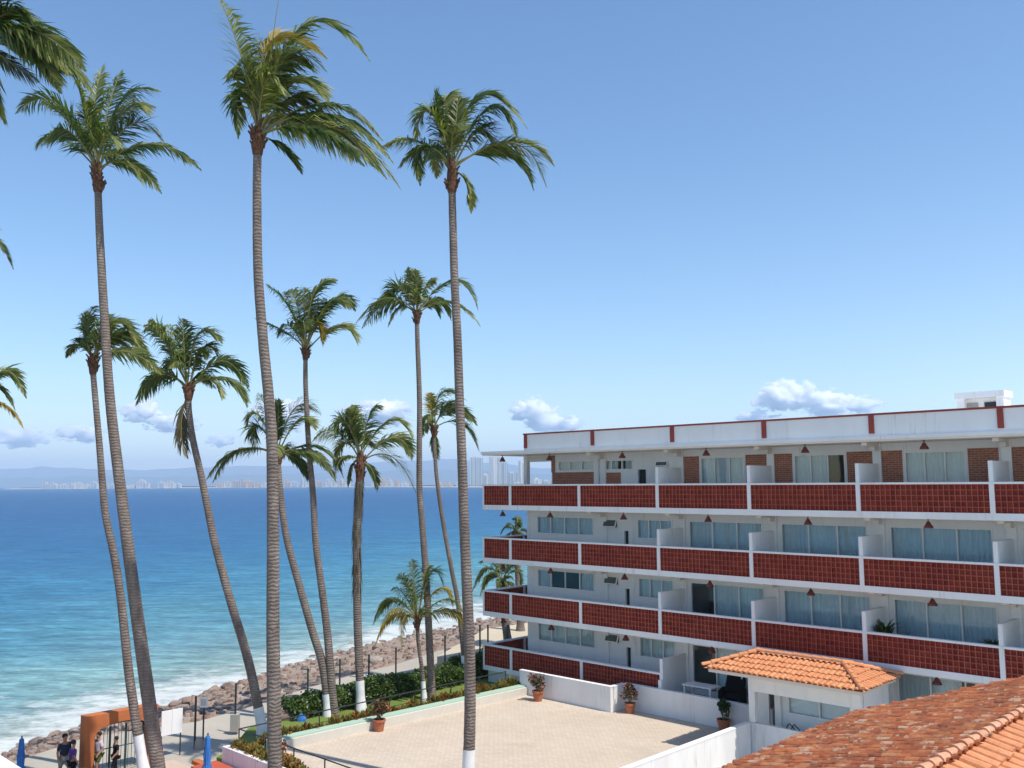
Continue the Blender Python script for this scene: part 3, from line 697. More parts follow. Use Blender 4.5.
b.build('bars',M['dark_metal'],e)

# tile-roofed house in the corner -----------------------------------------------------------
TR,ZR,SL=32.58,-2.69,.352
HO=empty('tile_roofed_house',W(TR,25,ZT),-HA); tag(HO,'house with weathered red barrel-tile gable roof filling the lower corner','house')
def hl(t,n,z): return V((t-TR,-(n-25),z-ZT))
te,tw=28.9,36.6
n0,n1=18.9,31
b=MB(); b.box(te+.35-TR,tw-.35-TR,-(n1-.3-25),-(n0+.35-25),-.3,ZR-SL*3.4-ZT); 
b.build('wall',M['white_wall'],HO)
for side in (-1,1):
    b=MB(); O=hl(TR,n0 if side<0 else n1,ZR); e=(hl(TR,n1,ZR)-hl(TR,n0,ZR)).normalized()*(1 if side<0 else -1)
    s=V((side,0,-SL)).normalized(); Lv=(TR-te)*sqrt(1+SL*SL) if side<0 else (tw-TR)*sqrt(1+SL*SL)
    w=n1-n0
    b.face([O-V((0,0,.02)),O+e*w-V((0,0,.02)),O+e*w+s*Lv-V((0,0,.02)),O+s*Lv-V((0,0,.02))],0,.5,(.5,.5))
    tiles(b,O,e,s,[(0,0),(w,0),(w,Lv),(0,Lv)],.165 if side<0 else .20,.235 if side<0 else .33,rt)
    b.build('roof_slope',M['tile_old'] if side<0 else M['tile_new'],HO)
b=MB(); ridgecaps(b,hl(TR,n1,ZR+.055),hl(TR,n0,ZR+.055),.058,.22,rt); b.build('ridge_cap',M['tile_ridge'],HO)
# white ledge at the other corner
p0=at_y(0,752,12.)
e=empty('white_ledge',p0+V((0,0,-6))); tag(e,'smooth white sloping ledge cropped by the corner below the blue parasol','ledge')
q=[at_y(-40,730,12.4)-p0+V((0,0,6)),at_y(26,771,11.6)-p0+V((0,0,6)),at_y(26,771,11.6)-p0+V((-1.2,-1.3,6)),at_y(-40,730,12.4)-p0+V((-.8,-1.3,6))]
b=MB(); b.face(q)
for i in range(4): 
    p,r=q[i],q[(i+1)%4]; b.face([p,V((p.x,p.y,0)),V((r.x,r.y,0)),r])
b.build('slab',M['white'],e)

# ------------------------------------------------------------------ palms
UP=V((0,0,1)); WIND=V((.30,.05,0))
def bez(p0,m,p2,s):
    c=m*2-(p0+p2)*.5; return p0*(1-s)**2+c*2*s*(1-s)+p2*s*s
def frond(lf,ra,p0,m,p2,rng,LL=1.,npair=46,mi=0,grav=.75,base=.14,spread=1.):
    prev=None; L=(m-p0).length+(p2-m).length
    ts=[]
    K=12
    pts=[bez(p0,m,p2,i/K) for i in range(K+1)]
    ra.tube(pts,[.034*(1-.85*i/K)+.004 for i in range(K+1)],5,cap=False)
    tb=rng.uniform(-.22,.34)  # random frond tone, lifted to paint sunlit highlights into the leaf colour
    roll=rng.uniform(-.9,.9); grav*=rng.uniform(.7,1.35); LL*=1.1; npair=int(npair*1.55)
    for i in range(npair):
        s=base+(1-base)*i/(npair-1); p=bez(p0,m,p2,s); T=(bez(p0,m,p2,min(1,s+.02))-bez(p0,m,p2,s-.02)).normalized()
        side=T.cross(UP)
        if side.length<.25: side=T.cross(V((.3,-1,0)))
        side.normalize(); nn=side.cross(T); side=(side*cos(roll)+nn*sin(roll)).normalized(); nn=side.cross(T)
        if nn.z<0 and abs(T.z)<.9: nn=-nn
        prof=(sin(pi*min(1,.18+.80*s))**.75)*(1 if s<.85 else 1-.45*(s-.85)/.15)
        for sg in(-1,1):
            if rng.random()<.06: continue
            l=LL*prof*rng.uniform(.70,1.18)*min(1,L/3.2)
            d=(side*sg*.66*spread+T*(.62+.5*s)+nn*.12+V((rng.uniform(-.2,.2),rng.uniform(-.2,.2),rng.uniform(-.2,.2)))).normalized()
            d1=(d-UP*grav*.38+WIND*.45).normalized(); d2=(d*.9-UP*grav*rng.uniform(.6,1.5)+WIND).normalized()
            wv=T*.5+nn*.25*sg; wv=(wv-d1*wv.dot(d1)).normalized()*(.013+.012*prof)*rng.uniform(.8,1.2)*max(.75,LL/.85)
            a=p; q=p+d1*l*.5; e=q+d2*l*.5
            t=min(1,max(0,rng.gauss(.44,.20)+tb+(.22 if s>.8 else 0)))
            lf.face([a-wv*.6,a+wv*.6,q+wv,q-wv],mi,t); lf.face([q-wv,q+wv,e],mi,t)
def rad_at(px_w,Y): return px_w*Y/F/2
def palm(label,Y,trunk,widths,base_z,crown,fronds,white=0,yellow=(),dead=(),extra=5,seed=1,LL=.85,npair=46,knob=(1.,1.),spear=None,group=None,hairy=None,coco=False,dY=1.0):
    """trunk: pixel polyline from top to ground at distance Y; fronds: (mid px, tip px, depth of tip)"""
    rng=random.Random(seed)
    pts=[at_y(x,y,Y) for x,y in trunk]
    # drop last to base height exactly
    d=(pts[-1]-pts[-2]); 
    pts[-1]=pts[-2]+d*((base_z-pts[-2].z)/d.z)
    base=pts[-1].copy()
    e=empty('palm_tree',base); tag(e,label,'palm tree',group)
    # resample smooth
    P=[]; n=len(pts)
    for i in range(n-1):
        p0,p1,p2,p3=pts[max(0,i-1)],pts[i],pts[i+1],pts[min(n-1,i+2)]
        for k in range(8):
            t=k/8; P.append(.5*((2*p1)+(p2-p0)*t+(2*p0-5*p1+4*p2-p3)*t*t+(3*p1-p0-3*p2+p3)*t**3))
    P.append(pts[-1])
    P=[p-base for p in P]; hs=[p.z for p in P]; Ht=hs[0]
    r0,r1=rad_at(widths[0],Y),rad_at(widths[1],Y)
    R=[]
    for p in P:
        f=1-p.z/Ht; r=r0+(r1-r0)*f; r*=1+.03*noise.noise(V((p.z*3,seed,0)))
        if p.z<.8: r*=1+.55*(1-p.z/.8)**2*(.9 if white else .7)
        R.append(r)
    # dense rings for the leaf scars
    PP=[];RR=[]
    for i in range(len(P)-1):
        m=max(1,int((P[i]-P[i+1]).length/.16))
        for k in range(m): 
            f=k/m; PP.append(P[i].lerp(P[i+1],f)); RR.append((R[i]*(1-f)+R[i+1]*f)*(1.0 if len(PP)%2 else 1.018))
    PP.append(P[-1]-V((0,0,.1)));RR.append(R[-1])
    b=MB(); b.tube(PP,RR,12,cap=False); b.build('trunk',M['bark'],e,smooth=True)
    if white:
        Q=[(p,r) for p,r in zip(PP,RR) if p.z<white]; b=MB(); b.tube([q[0] for q in Q],[q[1]*1.03+.006 for q in Q],14,cap=False); b.build('painted_base',M['limewash'],e,smooth=True)
    if hairy:
        b=MB()
        for _ in range(420):
            i=rng.randrange(len(PP)); p=PP[i]
            if not(hairy[0]<p.z<hairy[1]): continue
            a=rng.uniform(0,6.3); dd=V((cos(a),sin(a),0)); q=p+dd*RR[i]; l=rng.uniform(.3,.9); s=V((-dd.y,dd.x,0))*.035
            b.face([q-s,q+s,q+dd*.10+V((0,0,-l))],0,rng.random())
        b.build('dry_skirt',M['palm_dead'],e)
    C=at_y(crown[0],crown[1],Y)-base; T0=P[0]
    # boot of old leaf bases
    ax=(C-T0); b=MB(); kw=r0*knob[0]
    hk=max(.5,ax.length*.75*knob[1]); A=ax.normalized()
    b.tube([T0-A*.12,T0-A*.02,T0+A*hk*.25,T0+A*hk*.6,T0+A*hk,T0+A*hk*1.25],[r0*1.05,kw*1.3,kw*1.48,kw*1.4,kw*1.1,kw*.7],12)
    for j in range(16):
        a=j*2.4; z=rng.uniform(-.02,.9)*hk; d=V((cos(a),sin(a),0)); p=T0+A*z+d*kw*1.25
        b.tube([p,p+d*.05+V((0,0,.16)),p+d*.13+V((0,0,.26))],[.06,.04,.028],5)
    b.build('leaf_base',M['fibre'],e,smooth=False)
    lf,ra=MB(),MB()
    o=T0+A*hk*.8
    FR=[(f,j,False) for j,f in enumerate(fronds)]+[(f,j,True) for j,f in enumerate(fronds) if j not in yellow and j not in dead and rng.random()<.22]
    for fr,j,twin in FR:
        (mx,my),(tx,ty)=fr[0],fr[1]; dp=fr[2] if len(fr)>2 else rng.uniform(-1.3,1.3)
        m=at_y(mx,my,Y+dp*.55)-base; p2=at_y(tx,ty,Y+dp)-base
        if twin: q=rng.uniform(.72,.95); jd=V((rng.uniform(-.25,.25),rng.uniform(-1.2,1.2),rng.uniform(-.15,.3))); m=o+(m-o)*q+jd*.5; p2=o+(p2-o)*q+jd
        mi=1 if j in yellow else (2 if j in dead else 0)
        frond(lf,ra,o+V((rng.uniform(-.08,.08),rng.uniform(-.08,.08),rng.uniform(-.1,.1))),m,p2,rng,LL,npair,mi,grav=(1.2 if mi==2 else .75),base=(.18 if len(fr)<4 else fr[3]))
    lenm=sum((at_y(*f[1],Y)-base-o).length for f in fronds)/max(1,len(fronds))
    for j in range(max(2,extra-2)):
        a=(.5 if j%2 else 1.5)*pi+rng.uniform(-.75,.75); el=rng.uniform(-.1,1.1); l=lenm*rng.uniform(.75,1.0)
        d=V((cos(a),sin(a),0)); m=o+d*l*.5*cos(el)*1.0+UP*l*(.5*sin(el)+.12); p2=o+d*l*(.55+.35*cos(el))+UP*l*(sin(el)*.75-.28)+WIND*.8
        frond(lf,ra,o,m,p2,rng,LL,npair,0)
    if spear:
        q=at_y(*spear,Y)-base; ra.tube([o,(o+q)*.5+V((.02,0,.05)),q],[.03,.022,.008],5)
    b2=lf.build('crown',[M['palm'],M['palm_yellow'],M['palm_dead']],e)
    ra.build('frond_midribs',M['rachis'],e)
    return e
G='tall coconut palms between the hotel and the sea'
palm('tall ringed palm leaning past the orange gateway, crown beside the corner palm fronds',33.5,[(98,190),(100,240),(104,310),(110,400),(122,500),(135,600),(146,680),(158,768),(166,831)],(7,14),ZP,(97,158),
 [((57,104),(16,113),.5),((60,138),(36,150),-.6),((94,115),(104,64),.3),((84,110),(76,80),-.8),((122,100),(160,91),.4),((124,108),(150,116),-.7),((132,124),(164,142),-.5),((150,144),(201,170),.6),((129,163),(161,193),-.3),((108,110),(122,70),1.2),((75,125),(52,108),1.4)],seed=1,LL=.9)
palm('slender pale palm crossing the horizon in an S bend, white foot by the orange gateway',35.5,[(93,372),(95,395),(99,440),(103,490),(106,518),(114,555),(121,600),(129,674),(138,735),(145,778)],(5.5,9.5),ZP,(93,352),
 [((78,345),(66,358),.4),((88,322),(97,306),-.3),((114,322),(140,348),.5),((127,352),(161,374),-.3),((120,335),(150,360),.9),((101,328),(114,314),-.8),((84,330),(88,312),.8)],white=1.6,seed=2,LL=.92,extra=4)
palm('tallest palm, straight trunk mid row, yellow patch in its windswept crown',27,[(257.5,152),(257,190),(258,270),(263,340),(269,400),(272,450),(273,540),(273,640),(275,768),(277,914)],(8.5,15),ZP,(258,122),
 [((243,62),(219,-2),.3),((240,95),(238,138),-.4),((270,42),(326,58),.2),((284,58),(327,72),-.5),((305,24),(369,60),.4),((292,82),(328,102),-.6),((297,98),(322,114),.5),((328,104),(382,140),.5),((334,128),(400,188),-.5),((330,114),(393,163),.3),((318,130),(378,170),-1.1),((322,122),(386,178),.9),((283,148),(302,174),.1),((264,66),(274,34),.6),((276,72),(300,48),-1.),((250,80),(246,60),.9),((268,90),(290,78),1.2)],yellow=(2,),seed=3,LL=.95,npair=56,spear=(279,-4),extra=5)
palm('tall palm rising out of the paved terrace, white-washed foot on the paving, arching crown',32,[(452,190),(453,230),(454.5,280),(457.5,340),(459.5,400),(462,460),(464,520),(467,590),(469.5,650),(470,710),(468.5,768),(468,779)],(7.5,11.5),ZT,(452,155),
 [((418,141),(383,146),.3),((422,148),(420,185),-.5),((424,150),(398,168),.7),((440,122),(436,92),.3),((430,112),(414,142),-.3),((456,122),(459,98),.4),((479,96),(527,128),.2),((489,108),(517,140),-.6),((480,130),(497,152),.7),((512,143),(546,186),-.3),((514,142),(554,166),.6),((466,182),(471,213),-.3),((444,112),(450,96),.8)],white=1.55,seed=4,LL=.95,npair=54)
palm('palm curving widely over the shore, dead frond hanging beside its trunk',39.5,[(188.5,398),(189,412),(193,440),(201,475),(208,510),(216,548),(232,606),(244,645),(253,681),(264,738)],(6,9.5),ZG,(189,382),
 [((160,376),(136,405),.2),((168,340),(149,321),-.3),((178,343),(164,325),.5),((184,345),(183,319),.2),((198,335),(222,343),-.3),((204,348),(219,359),.5),((222,361),(249,390),.3),((225,378),(247,407),-.4),((181,425),(187,457),-.2),((173,362),(166,374),.7)],dead=(8,),white=1.25,seed=5,LL=.92,extra=4)
palm('leaning palm half hidden by the middle trunk, drooping fronds over the far shore',43,[(278,462),(279,478),(281,500),(287,540),(300,588),(312,630),(323,667),(329,716)],(6,8.5),ZG,(278,448),
 [((238,451),(213,482),.3),((258,415),(245,428),-.3),((257,426),(255,452),.5),((270,418),(258,393),.2),((278,422),(279,399),-.3),((296,407),(321,415),.3),((299,420),(316,430),-.5),((318,447),(343,477),.4),((313,455),(336,482),-.4),((299,462),(308,482),.1)],white=1.15,seed=6,LL=.92,extra=4)
palm('slim straight palm with an upright crown and one yellow frond, unpainted foot in the hedge',43,[(305.5,358),(305.5,380),(306.5,405),(309,450),(313,495),(316,545),(322,590),(328,640),(334,718)],(4.5,8.5),ZG,(305.5,346),
 [((284,331),(255,318),.3),((289,308),(266,284),-.3),((296,302),(287,292),.5),((304,310),(304,288),.2),((314,294),(337,280),.2),((333,301),(355,311),-.4),((339,326),(358,345),.4),((317,324),(323,346),-.5),((288,325),(277,338),.6),((322,310),(340,300),.8)],yellow=(7,),seed=7,LL=.92,extra=4)
palm('short thick palm with dark shaggy upper trunk and broad white flared foot',44,[(360,478),(359,495),(357,527),(357,570),(357.5,620),(359,660),(361,708)],(8,8),ZG,(361,452),
 [((335,431),(312,442),.3),((345,421),(335,437),-.4),((345,443),(333,467),.5),((369,417),(380,409),.2),((390,420),(414,442),.3),((394,438),(412,460),-.4),((392,457),(416,493),.2),((372,470),(377,492),-.3),((352,465),(348,487),.4),((355,425),(352,405),.6)],white=1.35,seed=8,LL=.92,extra=4,hairy=(5.5,10.6),knob=(.8,1.1))
palm('slim palm with wide flat crown beside the terrace palm, grey foot at the flower bed',46,[(417,322),(417.6,345),(419.5,400),(419.3,450),(419.5,490),(422,522),(426.5,584),(429.6,645),(432,697)],(4.5,7.5),ZG,(417,309),
 [((398,288),(381,308),.4),((386,298),(356,323),-.2),((400,307),(388,327),.3),((411,290),(408,267),.2),((417,288),(415,269),-.4),((426,287),(435,280),.3),((453,280),(478,310),.2),((450,301),(480,326),-.4),((437,299),(451,320),.5)],seed=9,LL=.92,extra=4)
palm('thin dark palm behind the terrace palm, bent trunk with white foot',50,[(434,436),(435,455),(437,480),(443,522),(452.5,574),(457.5,600),(462,637),(465,676)],(3.6,5),ZG,(434,424),
 [((431,405),(430,393),.2),((441,394),(466,400),-.3),((453,408),(477,425),.4),((461,423),(479,451),.2),((426,418),(420,442),-.3),((434,444),(437,462),.4),((447,405),(460,410),.8)],yellow=(0,),white=1.5,seed=10,LL=.92,extra=3)
palm('low young palm with yellow drooping fronds between hedge and lawn',45.5,[(417.5,628),(418,640),(420,655),(422.5,674),(424,695)],(3.6,4.2),ZG,(417.5,612),
 [((391,600),(373,625),.3),((394,609),(379,634),-1.),((392,616),(375,646),-1.4),((404,618),(402,650),-1.6),((414,580),(412,559),.1),((406,582),(398,577),.4),((432,572),(445,592),.2),((447,599),(464,617),-.9),((448,611),(465,628),-1.1),((440,588),(453,607),-.5),((402,592),(391,590),.5),((424,578),(430,566),.5)],yellow=(1,2,3,8,9),white=1.0,seed=12,LL=.65,npair=40,extra=5,knob=(.9,.5))
palm('palm at the picture corner whose long windblown fronds reach in from outside',24,[(-18,60),(-20,150),(-24,300),(-28,500),(-30,760),(-32,960)],(10,16),ZP,(-16,30),
 [((38,40),(94,96),.2),((14,10),(40,40),-.4),((34,44),(79,52),.5),((-10,76),(5,122),-.3),((10,62),(40,82),.7),((-40,40),(-90,80),0),((-30,0),(-60,-20),0),((2,24),(30,60),.9),((26,32),(76,76),.8),((22,40),(60,92),-.6),((8,30),(52,30),-.9),((30,30),(84,70),-1.2)],seed=13,LL=1.1,npair=60,extra=4)
palm('palm outside the frame with two frond tips showing at mid height, one yellowish',30,[(-24,415),(-25,500),(-26,620),(-27,860)],(8,13),ZP,(-23,398),
 [((4,371),(26,398),.2),((3,404),(23,428),-.3),((-50,380),(-75,410),0),((-30,360),(-40,340),0),((-5,385),(15,410),.8)],yellow=(1,),seed=14,LL=.75,extra=4)
palm('palm outside the frame with a single pale frond tip showing above the horizon row',34,[(-48,250),(-48,400),(-47,600),(-46,835)],(8,13),ZP,(-47,238),
 [((-12,234),(13,269),.2),((-80,240),(-100,270),0),((-48,200),(-40,185),0)],seed=15,LL=.7,extra=3)
palm('bushy palm behind the hotel corner, crown filling the gap between lower balconies',60,[(503,590),(504,610),(507,635),(510,652)],(7,8),-10.3,(503,578),
 [((487,568),(472,592),.3),((490,575),(480,597),-.3),((492,562),(478,563),.4),((500,562),(494,548),.2),((510,562),(522,556),-.3),((516,570),(522,590),.3),((498,585),(494,602),.2),((512,585),(516,602),-.3)],seed=16,LL=.8,extra=5)
palm('taller palm beyond the hotel end, dark crown top peeping over a balcony rail',66,[(517,540),(518,570),(520,610),(521,650)],(6,7),-10.3,(516,532),
 [((507,526),(500,535),.3),((511,524),(504,527),-.3),((518,522),(524,528),.2),((525,530),(532,545),0),((508,534),(503,545),.5),((516,522),(512,519),.5)],seed=17,LL=.8,extra=5)

# ------------------------------------------------------------------ hedge, shrubs, pots
def hedge_obj(name,label,cat,t0,t1,n0,n1,h,mat_,count,seed,size=.10,z=ZG,tm=(0,1)):
    rng=random.Random(seed); c=W((t0+t1)/2,(n0+n1)/2,z); e=empty(name,c); tag(e,label,cat); b=MB()
    for _ in range(count):
        t=rng.uniform(t0,t1); n=rng.uniform(n0,n1)
        hh=h*(.80+.35*noise.noise(V((t*.8,n*.8,seed)))+.12*noise.noise(V((t*3,n*3,seed))))
        ed=min(1,min(t-t0,t1-t,(n-n0),(n1-n))*2.2+.45); hh*=ed**.5
        zz=hh*(rng.random()**.45)
        p=W(t,n,z+zz)-c+V((rng.gauss(0,.05),rng.gauss(0,.05),rng.gauss(0,.06)))
        a=V((rng.uniform(-1,1),rng.uniform(-1,1),rng.uniform(-.3,1))).normalized(); bb=a.cross(V((rng.uniform(-1,1),rng.uniform(-1,1),rng.uniform(-1,1)))).normalized(); s=size*rng.uniform(.6,1.4)
        tint=min(tm[1],max(tm[0],rng.gauss(.42,.2)+.25*noise.noise(V((t*1.3,n*1.3,9)))))
        b.face([p-a*s,p+bb*s*.5,p+a*s,p-bb*s*.5],0,tint)
    b.build('foliage',M[mat_],e)
    b=MB()
    k=max(3,int((n1-n0)/.7))
    for i in range(k):
        q=W((t0+t1)/2,n0+(i+.5)*(n1-n0)/k,z)-c; b.tube([q-V((0,0,.05)),q+V((.04,.02,h*.5)),q+V((-.05,.04,h*.8))],[.05,.035,.012],6)
    b.build('stems',M['soil'],e); return e
hedge_obj('hedge','long dark green hedge screening the lawn from the promenade','hedge',-1.5,-.1,1.0,11.4,1.15,'hedge',17000,31,.085)
hedge_obj('hedge','sunlit hedge stretch nearest the hotel corner','hedge',-1.9,-.5,-2.2,1.1,1.35,'hedge',6000,32,.085)
rng=random.Random(41)
def shrub_mesh(seed):
    b=MB(); r=random.Random(seed); 
    for _ in range(260):
        d=V((r.gauss(0,1),r.gauss(0,1),abs(r.gauss(0,1)))).normalized(); rad=r.uniform(.35,1); p=V((d.x*.36*rad,d.y*.40*rad,.08+d.z*.42*rad))
        a=(d+V((r.uniform(-.6,.6),r.uniform(-.6,.6),r.uniform(0,.8)))).normalized(); bb=a.cross(V((r.uniform(-1,1),r.uniform(-1,1),.2))).normalized(); s=.085*r.uniform(.6,1.4)
        b.face([p-a*s,p+bb*s*.42,p+a*s,p-bb*s*.42],0,min(1,max(0,r.gauss(.5,.28))))
    return b
protos=[shrub_mesh(s) for s in range(4)]
pm=[]
for p in protos:
    o=p.build('croton_shrub',M['croton']); pm.append(o.data); bpy.data.objects.remove(o)
for i in range(23):
    o=bpy.data.objects.new('croton_shrub',pm[i%4]); COL.objects.link(o); o.location=W(3.66-.035*(i*.6)+rng.uniform(-.08,.04),1.6+i*.60+rng.uniform(-.1,.1),ZG+.30); o.rotation_euler.z=rng.uniform(0,6.3); s=rng.uniform(1.0,1.4); o.scale=(s*.8,s,s*rng.uniform(.8,1.15))
    tag(o,'low red and yellow leaved shrub in the bed along the green kerb','shrub','shrubs lining the terrace kerb')
# planter in front of the terrace edge
pl=empty('planter_wall',W(3.35,16.8,ZP),-HA); tag(pl,'low white planter wall with lilac shade above the red ramp','planter')
zz=-9.72-ZP
b=MB(); b.box(0,9,-.0,.2,-.2,zz); b.box(0,.2,.203,.75,-.2,zz-.003); b.build('wall_face',M['white_wall'],pl)
b=MB(); b.box(.2,9,.203,.75,0,zz-.10); b.build('soil',M['soil'],pl)
for i in range(13):
    o=bpy.data.objects.new('flowering_plant',pm[(i+1)%4]); COL.objects.link(o); o.location=W(3.75+i*.55+rng.uniform(-.1,.1),16.36+rng.uniform(-.12,.12),-9.86); o.rotation_euler.z=rng.uniform(0,6.3); s=rng.uniform(.8,1.15); o.scale=(s,s,s*.85)
    tag(o,'low orange and green flowering plant inside the white planter under the railing','plant','plants in the white planter')
e=empty('red_ramp',W(3.1,17.4,ZP),-HA); tag(e,'flat red painted ramp in front of the white planter','ramp')
b=MB(); b.box(0,9,-.5,.5,0,.60); b.build('slab',M['red_floor'],e)
for (t0,t1,n0,n1,h,lab) in ((.9,2.3,16.45,16.75,.14,'orange painted kerb step at the corner of the lawn'),):
    e=empty('kerb_step',W(t0,n0,ZP),-HA); tag(e,lab,'kerb'); b=MB(); b.box(0,t1-t0,-(n1-n0),0,0,h); b.build('step',M['orange_wall'],e)

def potted(px,py,z,lab,r=.26,h=.48,kind='flower',seed=1,fh=.5):
    c=at_z(px,py,z); e=empty('potted_plant',c); tag(e,lab,'potted plant','flowerpots on the terrace'); pot_shape(e,r,h)
    rg=random.Random(seed); b=MB()
    for j in range(9):
        a=rg.uniform(0,6.3); l=rg.uniform(.3,1)*fh*1.3; q=V((cos(a)*.3*rg.random(),sin(a)*.3*rg.random(),h+l)); leafball(b,q,.20,55,rg,.075,1,0,1 if kind=='flower' else .7)
    b.build('foliage',M['potleaf'],e)
    b=MB()
    for j in range(7):
        a=rg.uniform(0,6.3); b.tube([(0,0,h-.06),(cos(a)*.12,sin(a)*.12,h+.25*fh*2),(cos(a)*.24,sin(a)*.24,h+fh)],[.02,.015,.008],5)
    b.build('stems',M['rachis'],e)
potted(538,701,ZT,'terracotta pot of red flowers at the far corner beside the green kerb',seed=1)
potted(630,713,ZT,'tall leggy flowering pot standing by the projecting wall end',.24,.44,seed=2,fh=.55)
potted(724,731.5,ZT,'dark leafy pot shaded by the tiled kiosk',.27,.50,'leaf',seed=3)
potted(379,731,ZT,'reddish plant in terracotta pot on the cream band near the middle of the kerb',seed=4,fh=.5)
c=at_z(274,752,ZT); e=empty('potted_plant',W(5.6,15.6,ZT)); tag(e,'pink flowered pot behind the tallest palm trunk at the railing','potted plant','flowerpots on the terrace'); pot_shape(e,.22,.36)
b=MB(); rg=random.Random(9)
for j in range(6): leafball(b,(rg.uniform(-.2,.2),rg.uniform(-.2,.2),.45+rg.uniform(0,.3)),.18,50,rg,.07,1,.5,1)
b.build('foliage',M['potleaf'],e)
# agave-like plants on the lawn
for (px,py,lab,h) in ((398,692,'spiky pale green plant on the lawn beside the young palm',.9),(388,697,'small reddish spiky plant at the pink garden path',.8)):
    c=at_z(px,py,ZG); e=empty('spiky_plant',c); tag(e,lab,'plant'); b=MB(); spiky(b,(0,0,0),60,h,random.Random(px)); b.build('foliage',M['croton' if h<.85 else 'hedge'],e)
e=empty('garden_boulder',at_z(293,718,ZG)); tag(e,'rounded pale brown boulder on the grass at the hedge end','boulder')
o=bpy.data.objects.new('stone',RM[2]); COL.objects.link(o); o.parent=e; o.scale=(.75,.55,.55); o.location=(0,0,.2)
e=empty('blue_towel',at_z(301,721,ZG)); tag(e,'small bright blue cloth heaped on the grass by the hedge end','cloth')
b=MB(); b.lathe([(.22,0),(.19,.1),(.12,.2),(.07,.30),(0,.33)],9); 
b.v=[(x*(1+.25*sin(7*z+3*x)),y*(1+.3*sin(5*z+9*y)),z) for x,y,z in b.v]; b.build('cloth',M['blue_cloth'],e)

# ------------------------------------------------------------------ railings, posts
rl=empty('iron_railing',W(3.05,15.95,ZT),-HA); tag(rl,'thin dark iron railing turning the corner of the terrace and garden bed','railing')
b=MB(); b.tube([(0,14.6,.9),(0,0,.9)],.026,6); b.tube([(0,0,.9),(9.5,0,.9)],.026,6); b.build('top_rail',M['dark_metal'],rl)
b=MB(); b.tube([(0,14.6,.45),(0,0,.45)],.014,6); b.build('middle_rail',M['dark_metal'],rl)
for k in range(9):
    b=MB(); b.tube([(0,k*1.82,-.25),(0,k*1.82,.9)],.024,6); b.build('post',M['dark_metal'],rl)
for k in range(1,6):
    b=MB(); b.tube([(k*1.9,0,-.25),(k*1.9,0,.9)],.024,6); b.build('post',M['dark_metal'],rl)
posts=[(196,697,-8.75,'dark slim post beside the little white sign',0),(236,684,-8.72,'dark post set on a grey concrete block at the lawn corner',1),(308,669,-8.7,'dark green lamp post with short arm over the hedge end',2),(340,660,-8.7,'green post rising behind the leaning palm and the shaggy palm',0),
 (369,655,-8.7,'dark post just past the shaggy palm',0),(396,648,-8.7,'dark post above the middle of the hedge',0),(445,636,-8.7,'dark post at the hotel end of the hedge',0)]
for (px,py,zt,lab,kd) in posts:
    p=at_z(px,py,zt); zb=ZG if kd else ZP; e=empty('promenade_post',V((p.x,p.y,zb))); tag(e,lab,'post','posts along the promenade')
    b=MB(); b.tube([(0,0,0),(0,0,zt-zb)],.045,8); b.build('pole',M['green_metal' if kd==2 or px==340 else 'dark_metal'],e)
    b=MB(); b.lathe([(0,zt-zb+.04),(.05,zt-zb+.02),(.055,zt-zb-.03)],8); b.build('cap',M['dark_metal'],e)
    if kd==1: b=MB(); b.box(-.17,.17,-.17,.17,-.3,.42); b.build('concrete_block',M['concrete'],e)
    if kd==2: b=MB(); b.tube([(0,0,zt-zb-.05),(-.28,0,zt-zb+.02),(-.36,0,zt-zb-.02)],.025,6); b.build('arm',M['green_metal'],e)
p=at_z(204,704,-9.1); e=empty('small_sign',V((p.x,p.y,ZP))); tag(e,'little white square sign on a thin dark post','sign')
b=MB(); b.tube([(0,0,0),(0,0,1.95)],.035,8); b.build('post',M['dark_metal'],e)
b=MB(); b.box(-.16,.16,-.06,-.04,1.62,2.05); b.build('sign_board',M['white'],e)
b=MB(); b.box(-.11,.11,-.064,-.0605,1.70,1.97); b.build('notice',M['cream_band'],e)
p=at_z(190,737,ZP); e=empty('tree_stump',at_z(199,749,ZP)); tag(e,'squat grey stone block at the foot of the slim post','stone block'); b=MB(); b.lathe([(0,0),(.2,0),(.18,.3),(.13,.45),(0,.48)],7); b.build('stone',M['concrete'],e)
for (px,lab,dx) in ((480.,'black post standing on the sandy plaza nearest the terrace palm',0),(488,'dark post on the sandy plaza beside the hotel end',1),(508,'dark post partly behind the lowest balcony corner',2)):
    p=at_z(px,655,-10.3); e=empty('plaza_post',V((p.x,p.y,-10.3))); tag(e,lab,'post','posts on the sandy plaza'); b=MB(); b.tube([(0,0,0),(0,0,1.75)],.05,8); b.build('pole',M['dark_metal'],e)
    b=MB(); b.lathe([(0,1.8),(.06,1.77),(.06,1.70)],8); b.build('cap',M['dark_metal'],e)

# gateway ------------------------------------------------------------------------------------
g0,g1=W(.25,18.55,ZP),W(.25,21.4,ZP)
gw=empty('orange_gateway',W(-.25,20.5,ZP),-HA); tag(gw,'orange plastered gateway with arched top framing a barred gate','gateway')
Lg=2.75; Hg=2.30
b=MB(); b.box(-.24,.24,-.02,.34,0,Hg); b.build('pillar',M['orange_wall'],gw)
b=MB(); b.box(-.24,.24,Lg-.34,Lg,0,Hg); b.build('pillar',M['orange_wall'],gw)
b=MB(); na=14; und=[]
for i in range(na+1):
    y=.343+(Lg-.686)*i/na; u=2*i/na-1; und.append((y,1.55+.36*sqrt(max(0,1-u*u))))
for i in range(na):
    (y0,z0),(y1,z1)=und[i],und[i+1]
    for x in(-.237,.237): b.face([(x,y0,z0),(x,y1,z1),(x,y1,Hg-.003),(x,y0,Hg-.003)])
    b.face([(-.237,y0,z0),(.237,y0,z0),(.237,y1,z1),(-.237,y1,z1)])
